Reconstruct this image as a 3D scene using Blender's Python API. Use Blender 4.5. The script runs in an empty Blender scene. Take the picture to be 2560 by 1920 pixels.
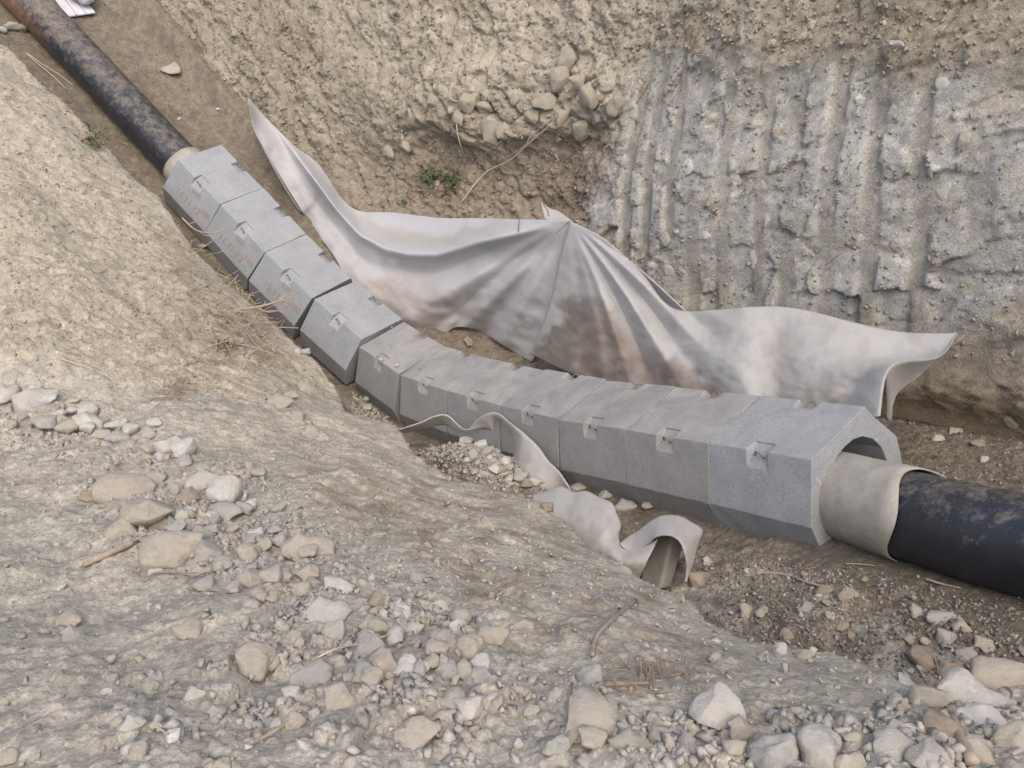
import bpy, bmesh, math, random
import numpy as np
from mathutils import Vector, Matrix, noise as mnoise

R = math.radians
rng = np.random.default_rng(7)
random.seed(7)
sc = bpy.context.scene
col = sc.collection

# ------------------------------------------------------------------ camera, world, sun, exposure
PITCH = R(38); FPX = 2130.0
cd = bpy.data.cameras.new('camera'); cam = bpy.data.objects.new('camera', cd); col.objects.link(cam)
cam.location = (0, 0, 0); cam.rotation_euler = (R(90) - PITCH, 0, 0)
cd.sensor_width = 36; cd.lens = FPX / 2560 * 36; cd.clip_start = .05; cd.clip_end = 500
sc.camera = cam
SUN_EL, SUN_AZ = R(60), R(168)        # azimuth clockwise from +Y
w = bpy.data.worlds.new('World'); sc.world = w; w.use_nodes = True
nt = w.node_tree; nt.nodes.clear()
sky = nt.nodes.new('ShaderNodeTexSky'); sky.sky_type = 'NISHITA'; sky.sun_disc = False
sky.sun_elevation = SUN_EL; sky.sun_rotation = SUN_AZ; sky.dust_density = 5.0; sky.air_density = .9; sky.ozone_density = .2
bg = nt.nodes.new('ShaderNodeBackground'); bg.inputs['Strength'].default_value = .15
wo = nt.nodes.new('ShaderNodeOutputWorld')
nt.links.new(sky.outputs[0], bg.inputs[0]); nt.links.new(bg.outputs[0], wo.inputs[0])
sd = bpy.data.lights.new('sun', 'SUN'); sd.energy = .5; sd.angle = R(90); sd.color = (1, .97, .92)
so = bpy.data.objects.new('sun', sd); col.objects.link(so)
sdir = Vector((math.sin(SUN_AZ) * math.cos(SUN_EL), math.cos(SUN_AZ) * math.cos(SUN_EL), math.sin(SUN_EL)))
so.rotation_euler = sdir.to_track_quat('Z', 'Y').to_euler()
sc.view_settings.view_transform = 'Standard'; sc.view_settings.look = 'None'
sc.view_settings.exposure = .80; sc.view_settings.gamma = 1
sc.view_settings.use_curve_mapping = False

# ------------------------------------------------------------------ helpers
CP, SP = math.cos(PITCH), math.sin(PITCH)
def ray(px, py):
    """world direction of a picture point, scaled so that its length counts metres of depth"""
    x = (np.asarray(px, float) - 1280) / FPX; y = (960 - np.asarray(py, float)) / FPX
    return np.stack([x, CP + SP * y, CP * y - SP + 0 * x], -1)
def unproj(px, py, d): return ray(px, py) * np.asarray(d, float)[..., None]
def proj(P):
    d = P[..., 1] * CP - P[..., 2] * SP; u = P[..., 1] * SP + P[..., 2] * CP
    d = np.where(np.abs(d) < 1e-4, 1e-4, d)
    return 1280 + FPX * P[..., 0] / d, 960 - FPX * u / d, d

def tag(o, label=None, cat=None, group=None, kind=None):
    if label: o['label'] = label
    if cat: o['category'] = cat
    if group: o['group'] = group
    if kind: o['kind'] = kind
    return o
def empty(name, loc=(0, 0, 0), rot=(0, 0, 0)):
    o = bpy.data.objects.new(name, None); col.objects.link(o); o.location = loc; o.rotation_euler = rot
    o.empty_display_size = .1
    return o
def mesh_obj(name, V, F, m, parent=None, smooth=False, cols=None):
    V = np.asarray(V, np.float32); me = bpy.data.meshes.new(name)
    if isinstance(F, np.ndarray):
        n, k = F.shape
        me.vertices.add(len(V)); me.vertices.foreach_set('co', V.ravel())
        me.loops.add(n * k); me.loops.foreach_set('vertex_index', F.astype(np.int32).ravel())
        me.polygons.add(n); me.polygons.foreach_set('loop_start', np.arange(0, n * k, k, dtype=np.int32))
        me.update(calc_edges=True)
    else:
        me.from_pydata([tuple(map(float, v)) for v in V], [], F); me.update()
    if smooth: me.polygons.foreach_set('use_smooth', np.ones(len(me.polygons), bool))
    if cols is not None:
        a = me.color_attributes.new('tint', 'FLOAT_COLOR', 'POINT')
        c = np.ones((len(V), 4), np.float32); c[:, :3] = cols
        a.data.foreach_set('color', c.ravel())
    me.materials.append(m)
    o = bpy.data.objects.new(name, me); col.objects.link(o)
    if parent: o.parent = parent
    return o
def grid_faces(nr, nc, mask=None):
    i = np.arange(nr - 1)[:, None] * nc + np.arange(nc - 1)[None, :]
    f = np.stack([i, i + 1, i + nc + 1, i + nc], -1).reshape(-1, 4)
    return f if mask is None else f[mask.ravel()]

# --- numpy noise
def h3(ix, iy, iz, seed):
    h = (ix.astype(np.uint32) * np.uint32(374761393) + iy.astype(np.uint32) * np.uint32(668265263)
         + iz.astype(np.uint32) * np.uint32(2147483647) + np.uint32(seed * 974634777 & 0xffffffff))
    h = (h ^ (h >> np.uint32(13))) * np.uint32(1274126177); h = h ^ (h >> np.uint32(16))
    h = h * np.uint32(2246822519); h ^= h >> np.uint32(15)
    return (h & np.uint32(0xffffff)).astype(np.float32) / 16777216.0
def vnoise(x, y, seed):
    ix = np.floor(x).astype(np.int64); iy = np.floor(y).astype(np.int64)
    fx = (x - ix).astype(np.float32); fy = (y - iy).astype(np.float32)
    fx = fx * fx * fx * (fx * (fx * 6 - 15) + 10); fy = fy * fy * fy * (fy * (fy * 6 - 15) + 10)
    z = np.zeros_like(ix)
    a = h3(ix, iy, z, seed); b = h3(ix + 1, iy, z, seed); c = h3(ix, iy + 1, z, seed); d = h3(ix + 1, iy + 1, z, seed)
    return (a + (b - a) * fx) * (1 - fy) + (c + (d - c) * fx) * fy - .5
def fbm(x, y, seed, oct=5, gain=.5):
    s = 0; a = 1.0
    for o in range(oct):
        s = s + a * vnoise(x, y, seed + o); x, y = x * 1.93 + y * .33 + 7.1, y * 1.93 - x * .33 + 3.7; a *= gain
    return s
def worley(x, y, seed, jit=.9):
    ix = np.floor(x).astype(np.int64); iy = np.floor(y).astype(np.int64); z = np.zeros_like(ix)
    f1 = np.full(x.shape, 9., np.float32); f2 = f1.copy(); idr = np.zeros(x.shape, np.float32)
    for dx in (-1, 0, 1):
        for dy in (-1, 0, 1):
            cx = ix + dx; cy = iy + dy
            px = cx + .5 + (h3(cx, cy, z, seed) - .5) * jit; py = cy + .5 + (h3(cx, cy, z + 1, seed) - .5) * jit
            d = np.hypot(x - px, y - py).astype(np.float32)
            r = h3(cx, cy, z + 2, seed)
            nearer = d < f1
            f2 = np.where(nearer, f1, np.minimum(f2, d)); idr = np.where(nearer, r, idr); f1 = np.where(nearer, d, f1)
    return f1, f2, idr
def sstep(a, b, x):
    t = np.clip((x - a) / (b - a), 0, 1); return t * t * (3 - 2 * t)

# ------------------------------------------------------------------ the line of the pipe
# (x, y, z of the top centre of the weights) from the far end down to the dip and up to the near end
TOP = np.array([(-10.2, 17.2, -2.05), (-7.9, 15.36, -3.52), (-6.1, 13.88, -4.70),
    (-4.97, 12.95, -5.43), (-4.23, 12.34, -5.9), (-3.5, 11.74, -6.4), (-2.72, 11.12, -6.85), (-1.93, 10.40, -7.14),
    (-1.25, 9.57, -7.05), (-0.55, 8.84, -6.75), (0.13, 8.10, -6.39), (0.78, 7.37, -5.97), (1.40, 6.66, -5.5),
    (2.04, 5.94, -5.03), (2.66, 5.21, -4.55), (3.22, 4.01, -3.75), (3.9, 2.9, -3.0), (4.9, 1.3, -2.0), (6.2, -.5, -1.0)])
def catmull(P, n):
    P = np.asarray(P, float); out = []
    Q = np.vstack([2 * P[0] - P[1], P, 2 * P[-1] - P[-2]])
    for i in range(1, len(Q) - 2):
        t = np.linspace(0, 1, n, endpoint=False)[:, None]
        a, b, c, d = Q[i - 1], Q[i], Q[i + 1], Q[i + 2]
        out.append(.5 * (2 * b + (c - a) * t + (2 * a - 5 * b + 4 * c - d) * t ** 2 + (3 * b - a - 3 * c + d) * t ** 3))
    out.append(P[-1:]); return np.vstack(out)
AX = catmull(TOP, 8)
AXS = np.concatenate([[0], np.cumsum(np.linalg.norm(np.diff(AX[:, :2], axis=0), axis=1))])
def st(x, y):
    """distance along the line and signed distance across it (positive towards the far wall), and height of the weights' top"""
    x = np.asarray(x, float); y = np.asarray(y, float); sh = x.shape
    P = np.stack([x.ravel(), y.ravel()], 1)
    best = np.full(len(P), 1e9); S = np.zeros(len(P)); T = np.zeros(len(P)); Z = np.zeros(len(P))
    step = 4; A = AX[::step]; As = AXS[::step]
    for i in range(len(A) - 1):
        a, b = A[i, :2], A[i + 1, :2]; ab = b - a; L2 = ab @ ab
        k = (P - a) @ ab / L2
        if i == 0: k = np.minimum(k, 1)
        elif i == len(A) - 2: k = np.maximum(k, 0)
        else: k = np.clip(k, 0, 1)
        q = a + k[:, None] * ab; d = np.hypot(*(P - q).T); m = d < best
        sgn = np.sign(ab[0] * (P[:, 1] - a[1]) - ab[1] * (P[:, 0] - a[0]))
        best = np.where(m, d, best); T = np.where(m, d * sgn, T)
        S = np.where(m, As[i] + k * (As[i + 1] - As[i]), S); Z = np.where(m, A[i, 2] + k * (A[i + 1, 2] - A[i, 2]), Z)
    return S.reshape(sh), T.reshape(sh), Z.reshape(sh)
S_B1 = float(st(-4.97, 12.95)[0]); S_B11 = float(st(2.66, 5.21)[0]); S_DIP = float(st(-1.93, 10.4)[0])

# ------------------------------------------------------------------ ground heights
def tps(pts, vals, reg=1e-3):
    n = len(pts); d = np.linalg.norm(pts[:, None] - pts[None], axis=2)
    K = np.where(d > 0, d * d * np.log(d + 1e-9), 0) + reg * np.eye(n)
    P = np.hstack([np.ones((n, 1)), pts]); A = np.block([[K, P], [P.T, np.zeros((3, 3))]])
    wv = np.linalg.solve(A, np.concatenate([vals, np.zeros(3)]))
    def f(x, y):
        s = wv[n] + wv[n + 1] * x + wv[n + 2] * y
        for i in range(n):
            r2 = (x - pts[i, 0]) ** 2 + (y - pts[i, 1]) ** 2
            s = s + wv[i] * .5 * r2 * np.log(r2 + 1e-12)
        return s
    return f
CREST = np.array([(-150, -40, 12.6), (-50, 45, 12.5), (41, 131, 12.4), (124, 230, 12.35), (171, 266, 12.3), (218, 323, 12.3), (280, 385, 12.2),
    (332, 437, 12.15), (383, 480, 12.1), (430, 540, 12.0), (466, 600, 11.95), (518, 660, 11.9), (570, 712, 11.75), (638, 765, 11.6), (700, 830, 11.4),
    (778, 893, 11.1), (829, 945, 10.8), (860, 1024, 10.2), (950, 1051, 9.7), (996, 1080, 9.4), (1050, 1145, 8.9), (1154, 1203, 8.1),
    (1267, 1226, 7.5), (1344, 1250, 7.0), (1411, 1309, 6.5), (1488, 1381, 5.8), (1600, 1443, 5.15), (1717, 1495, 4.65), (1817, 1578, 4.25),
    (1939, 1621, 3.95), (2121, 1660, 3.65), (2260, 1686, 3.45), (2346, 1723, 3.35), (2450, 1700, 3.4), (2600, 1670, 3.45), (2900, 1700, 3.3)])
CREST[:, 2] *= np.interp(CREST[:, 0], [0, 1000, 1200], [1.06, 1.06, 1.09])
CR = unproj(CREST[:, 0], CREST[:, 1], CREST[:, 2])
BANK = np.array([(-100, 1920, 3.1), (350, 1920, 2.95), (700, 1920, 2.85), (1280, 1920, 2.8), (2000, 1920, 2.75), (2700, 1920, 2.7),
    (0, 1700, 3.9), (700, 1700, 3.6), (1280, 1700, 3.45), (1700, 1700, 3.45), (2100, 1760, 3.2),
    (0, 1450, 5.3), (600, 1450, 5.0), (1000, 1450, 4.75), (1350, 1480, 4.7),
    (0, 1200, 7.0), (400, 1200, 6.8), (800, 1200, 6.9), (1100, 1260, 7.3), (-200, 1000, 8.5), (0, 1000, 8.4), (300, 1010, 8.5), (600, 1020, 8.7),
    (0, 880, 8.85), (350, 900, 9.1), (600, 930, 9.6), (0, 780, 9.3), (300, 780, 9.8), (480, 780, 10.4),
    (0, 500, 10.4), (200, 520, 11.0), (350, 620, 11.0), (0, 250, 11.5), (-200, 400, 10.8)])
BANK[:, 2] *= np.interp(BANK[:, 2], [4, 8], [1.0, 1.06])
BK = unproj(BANK[:, 0], BANK[:, 1], BANK[:, 2])
NB = np.array([(-9, -3, -2.0), (0, -3, -2.0), (9, -3, -2.0), (-9, 4, -3.6), (-12, 12, -3.6), (-12, 18, -2.0), (0, 0.2, -2.4), (4, 0.0, -2.3), (-4, 0.0, -2.5)])
AP = np.vstack([CR, BK, NB])
bankf = tps(AP[:, :2], AP[:, 2], 1e-3)
CRL = catmull(CR[:, :2], 3)
def crest_dist(x, y):
    """signed distance from the bank's edge: positive on the trench side"""
    sh = x.shape; P = np.stack([x.ravel(), y.ravel()], 1); best = np.full(len(P), 1e9); sg = np.zeros(len(P))
    for i in range(len(CRL) - 1):
        a, b = CRL[i], CRL[i + 1]; ab = b - a; k = np.clip((P - a) @ ab / (ab @ ab), 0, 1)
        d = np.hypot(*(P - a - k[:, None] * ab).T); m = d < best - 1e-9
        c = ab[0] * (P[:, 1] - a[1]) - ab[1] * (P[:, 0] - a[0])
        best = np.where(m, d, best); sg = np.where(m, np.sign(c), sg)
    return (best * sg).reshape(sh)
# wall foot: distance across the line as a function of s
def tfoot(s): return np.interp(s, [0, S_B1 - 2, S_B1, S_DIP, S_B11, S_B11 + 6], [1.9, 1.8, 1.85, 2.5, 2.95, 3.2])
AXM = np.convolve(np.pad(np.gradient(AX[:, 2]) / np.gradient(AXS), 6, 'edge'), np.ones(13) / 13, 'valid')
def thick(s): return .85 * np.sqrt(1 + np.interp(s, AXS, AXM) ** 2) + .005
def floorz(s, t, z):
    f = z - thick(s)
    dip = np.exp(-((s - S_DIP - .9) / 1.6) ** 2)
    f = f - .10 * dip * sstep(.5, .8, t)
    f = f + .42 * sstep(.2, 0., (tfoot(s) - t) / 2.2) * 1.0
    f = f + .06 * np.clip(-t - .6, 0, 4) - (.10 + .10 * sstep(S_DIP + 4.5, S_DIP + 6.5, s)) * sstep(-.9, -2.0, t)
    heap = np.exp(-((s - (S_DIP + 3.3)) / 1.1) ** 2) * np.exp(-((t + 1.05) / .45) ** 2)
    f = f + .60 * heap + .2 * np.exp(-((s - (S_DIP + .6)) / .9) ** 2) * np.exp(-((t + 1.0) / .35) ** 2)
    return f
def ground_parts(x, y):
    s, t, z = st(x, y)
    F = floorz(s, t, z); B = bankf(x, y); cdist = crest_dist(x, y)
    return s, t, F, B, cdist
def ground_smooth(x, y):
    s, t, F, B, c = ground_parts(x, y)
    c2 = c + .10 * vnoise(x * 2.1, y * 2.1, 91) + .05 * vnoise(x * 7, y * 7, 92) + .025 * vnoise(x * 17, y * 17, 93)
    k = 1 - (1 - np.clip(c2 / np.interp(s, [S_DIP, S_DIP + 5], [.36, .20]), 0, 1)) ** 2.2
    z = B * (1 - k) + np.minimum(F, B + .2) * k
    return z, s, t, c2, k

def pix_mask(PX, PY, poly, soft=30):
    """soft inside-ness of a polygon used only to choose which kind of soil lies where"""
    poly = np.asarray(poly, float); n = len(poly); inside = np.zeros(PX.shape, bool); dmin = np.full(PX.shape, 1e9)
    for i in range(n):
        a, b = poly[i], poly[(i + 1) % n]; ab = b - a
        k = np.clip(((PX - a[0]) * ab[0] + (PY - a[1]) * ab[1]) / (ab @ ab), 0, 1)
        dmin = np.minimum(dmin, np.hypot(PX - a[0] - k * ab[0], PY - a[1] - k * ab[1]))
        cnd = (a[1] > PY) != (b[1] > PY)
        with np.errstate(divide='ignore', invalid='ignore'):
            xi = a[0] + (PY - a[1]) / (b[1] - a[1] if b[1] != a[1] else 1e-9) * ab[0]
        inside ^= cnd & (PX < xi)
    return sstep(-soft, soft, np.where(inside, dmin, -dmin))

# ground plan regions (traced once on the picture, carried to the ground plane)
RUBBLE = [(-60, 930), (120, 980), (330, 1060), (480, 1150), (640, 1180), (800, 1300), (930, 1480), (1120, 1500), (1250, 1640), (1450, 1720), (1560, 1820),
          (2560, 1760), (2620, 1960), (250, 1960), (330, 1690), (640, 1620), (700, 1480), (450, 1440), (230, 1300), (180, 1160), (-60, 1040)]
SLAB = [(860, 1170), (1160, 1190), (1350, 1270), (1500, 1400), (1720, 1510), (1830, 1600), (1600, 1640), (1400, 1660), (1130, 1500), (1000, 1420), (850, 1330), (700, 1180)]
YELLOW = [(-60, -60), (60, 100), (300, 380), (480, 600), (500, 700), (640, 800), (760, 900), (830, 980), (600, 980), (300, 930), (-60, 900)]
def ground_xy(px, py):
    d = np.linspace(2.0, 16, 500); P = unproj(np.full_like(d, px), np.full_like(d, py), d)
    z, *_ = ground_smooth(P[:, 0], P[:, 1]); i = np.argmax(P[:, 2] < z)
    return P[i, 0], P[i, 1]

nr, nc = 930, 820
yy = 1.0 + 16.5 * (np.linspace(0, 1, nr) ** 1.35)
uu = np.linspace(-1, 1, nc)
Y = np.repeat(yy[:, None], nc, 1)
X = uu[None, :] * (2.7 + .72 * yy[:, None]) - .1 * yy[:, None]
Zb, S_, T_, C_, K_ = ground_smooth(X, Y)
PX, PY, _ = proj(np.stack([X, Y, Zb], -1))
bankside = 1 - sstep(-.05, .1, C_)
m_rub = pix_mask(PX, PY, RUBBLE, 45) * bankside; m_slab = pix_mask(PX, PY, SLAB, 50) * bankside; m_yel = pix_mask(PX, PY, YELLOW, 40) * bankside
m_floor = 1 - bankside
# relief
big = fbm(X * .9, Y * .9, 3, 4) * .16
mid = fbm(X * 4, Y * 4, 11, 4) * .06
fine = fbm(X * 17, Y * 17, 21, 3) * .018
f1, f2, idr = worley(X * 5.5 + fbm(X * 3, Y * 3, 5, 2), Y * 5.5 + fbm(X * 3, Y * 3, 6, 2), 31)
def pebble(f, i, lo):
    r = .16 + .30 * i
    return np.where(i > lo, np.sqrt(np.clip(1 - (f / r) ** 2, 0, 1)) * r * 2.2, 0)
lump = pebble(f1, idr, .55)
g1, g2, idg = worley(X * 16 + fbm(X * 7, Y * 7, 8, 2), Y * 16, 37)
lump2 = pebble(g1, idg, .35)
e1_, e2_, ide = worley(X * 38, Y * 38, 43); lump3 = pebble(e1_, ide, .4)
# bedrock ledges running along the edge of the bank
tt = C_ * 2.6 + .9 * fbm(X * 1.1, Y * 1.1, 55, 4) + .25 * fbm(X * 6, Y * 6, 58, 3)
saw = tt - np.floor(tt); ledge = (np.minimum(saw / .16, (1 - saw) / .84)) * .07
cracka, crackb, cid = worley((X * .66 - Y * .75) * 1.1 + .5 * fbm(X * 2, Y * 2, 71, 3), (X * .75 + Y * .66) * 2.4 + .4 * fbm(X * 2, Y * 2, 72, 3), 41)
k1_, k2_, kid = worley(X * 3.1 + .5 * fbm(X * 3, Y * 3, 401, 3), Y * 3.1 + .5 * fbm(X * 3, Y * 3, 402, 3), 403)
l1_, l2_, lid = worley(X * 9 + .5 * fbm(X * 8, Y * 8, 404, 2), Y * 9 + .5 * fbm(X * 8, Y * 8, 405, 2), 406)
m1_, m2_, mid_ = worley(X * 24, Y * 24, 407)
fct = lambda a_, b_, w_: np.clip((b_ - a_) / w_, 0, 1)
soilrel = .06 * (kid - .4) * fct(k1_, k2_, .12) + .045 * (lid - .3) * fct(l1_, l2_, .2) + .022 * mid_ * fct(m1_, m2_, .25)
edge_in = sstep(.5, .0, np.abs(C_ - .05))
D = big * (1 - .55 * K_) + mid * .5 + fine * .9 + .006 * lump3
D = D + m_rub * (.05 * lump + .022 * lump2) + m_floor * (.03 * lump + .02 * lump2)
D = D + m_slab * (ledge * .6 + .06 * (cid - .3) * sstep(0, .06, crackb - cracka))
D = D + m_yel * (.10 * fbm(X * 1.7, Y * 1.7, 61, 4) + soilrel)
D = D + (1 - m_yel) * (1 - m_floor) * .32 * soilrel
D = D + (1 - m_rub) * (1 - m_yel) * (1 - m_floor) * (1 - m_slab) * (.018 * lump + .012 * lump2)
D = D - .10 * edge_in * np.clip(fbm(X * 3.3, Y * 3.3, 66, 3) + .1, -.1, .5)
D = (D - .02) * (1 - .5 * sstep(.75, .1, np.abs(C_ + .1)) * (D > -.05))
# calm under the weights, the pipe and along the far wall foot
D = D * (1 - .75 * sstep(.75, .45, np.abs(T_)))
Z = Zb + D
# soil colours (linear albedo)
def mix(a, b, k): return a + (np.asarray(b, float) - a) * k[..., None]
C0 = np.array((.385, .358, .315))
cg = np.ones(X.shape + (3,)) * C0
n1 = fbm(X * 1.3, Y * 1.3, 81, 5) ; n2 = fbm(X * 5, Y * 5, 87, 4); NSP = n2
cg = mix(cg, (.405, .385, .345), np.clip(m_rub * .6 + n1 * .5, 0, 1))
cg = mix(cg, (.385, .345, .28), np.clip(m_yel * .85 + n1 * .3, 0, 1) * np.clip(m_yel * 1.6, 0, 1))
cg = mix(cg, (.29, .235, .175), m_yel * np.clip(n2 * 1.6 - .1, 0, .8))
cg = mix(cg, (.38, .34, .285), m_slab * np.clip(n1 * 1.8 + .35, 0, .8))
cg = mix(cg, (.30, .24, .175), m_slab * np.clip(-n2 * 2.2 - .05, 0, .6))
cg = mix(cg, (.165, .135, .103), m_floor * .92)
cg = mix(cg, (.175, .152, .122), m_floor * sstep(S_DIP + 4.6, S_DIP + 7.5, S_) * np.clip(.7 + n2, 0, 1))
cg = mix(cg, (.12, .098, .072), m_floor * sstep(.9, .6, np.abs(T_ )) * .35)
cg = mix(cg, (.29, .265, .23), m_floor * sstep(-.7, -1.1, T_) * np.clip(n2 * 2 + .5, 0, 1) * sstep(S_DIP - 1, S_DIP + .5, S_))
cg = mix(cg, (.37, .35, .32), np.clip((lump2 > .1) * (1 - m_floor * .6) * .4, 0, 1))
cg = cg * .72 + .28 * cg.mean(-1, keepdims=True) * np.array((1.02, 1.0, .95))
cg = cg * (np.array((1.02, 1.0, .92)) + m_rub[..., None] * np.array((0, 0, .02)))
cg *= (1 + .28 * n2 + .2 * fbm(X * 23, Y * 23, 96, 2))[..., None]

# ------------------------------------------------------------------ materials
def mat(name):
    m = bpy.data.materials.new(name); m.use_nodes = True; nt = m.node_tree
    b = nt.nodes['Principled BSDF']; return m, nt, b
def nd(nt, t, **kw):
    n = nt.nodes.new(t)
    for k, v in kw.items():
        if k in n.inputs: n.inputs[k].default_value = v
        else: setattr(n, k, v)
    return n
def noise_tex(nt, scale, detail=6, rough=.6, coord=None, dist=0):
    n = nd(nt, 'ShaderNodeTexNoise'); n.inputs['Scale'].default_value = scale; n.inputs['Detail'].default_value = detail
    n.inputs['Roughness'].default_value = rough; n.inputs['Distortion'].default_value = dist
    if coord is not None: nt.links.new(coord, n.inputs['Vector'])
    return n
def ramp(nt, src, pts):
    r = nt.nodes.new('ShaderNodeValToRGB'); e = r.color_ramp.elements
    while len(e) < len(pts): e.new(.5)
    for i, (p, c) in enumerate(pts):
        e[i].position = p; e[i].color = (*c, 1) if not np.isscalar(c) else (c, c, c, 1)
    nt.links.new(src, r.inputs[0]); return r
def mixc(nt, mode, a, b, fac=1.0):
    m = nt.nodes.new('ShaderNodeMix'); m.data_type = 'RGBA'; m.blend_type = mode
    if isinstance(fac, (int, float)): m.inputs[0].default_value = fac
    else: nt.links.new(fac, m.inputs[0])
    for i, v in ((6, a), (7, b)):
        if isinstance(v, tuple): m.inputs[i].default_value = (*v, 1)
        else: nt.links.new(v, m.inputs[i])
    return m.outputs[2]
def bump(nt, src, strength, dist, prev=None):
    b = nt.nodes.new('ShaderNodeBump'); b.inputs['Strength'].default_value = strength; b.inputs['Distance'].default_value = dist
    nt.links.new(src, b.inputs['Height'])
    if prev is not None: nt.links.new(prev, b.inputs['Normal'])
    return b.outputs[0]
def geo_pos(nt): return nt.nodes.new('ShaderNodeNewGeometry').outputs['Position']
def obj_co(nt): return nt.nodes.new('ShaderNodeTexCoord').outputs['Object']

def earth_mat(name):
    m, nt, b = mat(name); p = geo_pos(nt)
    a = nd(nt, 'ShaderNodeVertexColor', layer_name='tint')
    n = noise_tex(nt, 40, 6, .7, p); r = ramp(nt, n.outputs[0], [(.3, .72), (.5, 1.0), (.7, 1.25)])
    n2 = noise_tex(nt, 7, 5, .6, p); r2 = ramp(nt, n2.outputs[0], [(.35, .86), (.65, 1.12)])
    v = nd(nt, 'ShaderNodeTexVoronoi'); v.inputs['Scale'].default_value = 55; nt.links.new(p, v.inputs['Vector'])
    r3 = ramp(nt, v.outputs['Color'], [(.0, .85), (.8, 1.1), (.95, 1.45)])
    c = mixc(nt, 'MULTIPLY', a.outputs[0], r.outputs[0]); c = mixc(nt, 'MULTIPLY', c, r2.outputs[0]); c = mixc(nt, 'MULTIPLY', c, r3.outputs[0], .6)
    nt.links.new(c, b.inputs['Base Color']); b.inputs['Roughness'].default_value = .95
    b.inputs['Specular IOR Level'].default_value = .15
    k = bump(nt, v.outputs['Distance'], .35, .012); k = bump(nt, n.outputs[0], .8, .02, k)
    nt.links.new(k, b.inputs['Normal']); return m
M_EARTH = earth_mat('earth'); M_WALL = earth_mat('cut_rock')

def rock_mat(name, c1, c2, dust=(.42, .38, .31)):
    m, nt, b = mat(name); p = geo_pos(nt)
    oi = nt.nodes.new('ShaderNodeObjectInfo')
    base = ramp(nt, oi.outputs['Random'], [(0, c1), (1, c2)])
    n = noise_tex(nt, 25, 7, .7, p); r = ramp(nt, n.outputs[0], [(.3, .7), (.55, 1.0), (.75, 1.3)])
    c = mixc(nt, 'MULTIPLY', base.outputs[0], r.outputs[0])
    n2 = noise_tex(nt, 6, 4, .6, p); r2 = ramp(nt, n2.outputs[0], [(.38, .1), (.6, .85)])
    c = mixc(nt, 'MIX', c, dust, r2.outputs[0])
    nt.links.new(c, b.inputs['Base Color']); b.inputs['Roughness'].default_value = .92; b.inputs['Specular IOR Level'].default_value = .2
    n3 = noise_tex(nt, 60, 5, .7, p)
    nt.links.new(bump(nt, n3.outputs[0], .6, .012, bump(nt, n.outputs[0], .5, .02)), b.inputs['Normal']); return m
M_TAN = rock_mat('tan_rock', (.335, .30, .245), (.385, .35, .29), (.36, .33, .275))
M_GREY = rock_mat('grey_rock', (.29, .285, .27), (.36, .355, .33), (.355, .335, .285))
M_PALE = rock_mat('pale_rock', (.44, .43, .40), (.52, .51, .475), (.42, .395, .345))
M_BROWN = rock_mat('brown_rock', (.24, .195, .15), (.30, .25, .195), (.31, .27, .21))
M_WALLR = rock_mat('wall_rock', (.30, .292, .26), (.37, .36, .325), (.33, .30, .25))
M_CLOD = rock_mat('clod', (.295, .265, .21), (.34, .31, .25), (.33, .295, .235))
# joined gravel: colour by island
m, nt, b = mat('gravel'); g = nt.nodes.new('ShaderNodeNewGeometry')
r = ramp(nt, g.outputs['Random Per Island'], [(0, (.30, .27, .225)), (.35, (.345, .315, .265)), (.7, (.325, .315, .29)), (.93, (.39, .375, .345)), (1, (.46, .44, .39))])
n = noise_tex(nt, 60, 4, .6, g.outputs['Position']); r2 = ramp(nt, n.outputs[0], [(.3, .75), (.7, 1.2)])
nt.links.new(mixc(nt, 'MULTIPLY', r.outputs[0], r2.outputs[0]), b.inputs['Base Color']); b.inputs['Roughness'].default_value = .95; b.inputs['Specular IOR Level'].default_value = .15
nt.links.new(bump(nt, n.outputs[0], .4, .01), b.inputs['Normal']); M_GRAVEL = m
m, nt, b = mat('crumb'); g = nt.nodes.new('ShaderNodeNewGeometry')
r = ramp(nt, g.outputs['Random Per Island'], [(0, (.31, .28, .235)), (.6, (.375, .345, .295)), (.95, (.40, .375, .33)), (1, (.44, .42, .38))])
nt.links.new(r.outputs[0], b.inputs['Base Color']); b.inputs['Roughness'].default_value = .95; b.inputs['Specular IOR Level'].default_value = .1; M_CRUMB = m
m, nt, b = mat('floor_gravel'); g = nt.nodes.new('ShaderNodeNewGeometry')
r = ramp(nt, g.outputs['Random Per Island'], [(0, (.15, .12, .09)), (.5, (.22, .185, .145)), (.85, (.27, .25, .22)), (1, (.38, .37, .34))])
nt.links.new(r.outputs[0], b.inputs['Base Color']); b.inputs['Roughness'].default_value = .95; M_FGRAVEL = m

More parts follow.
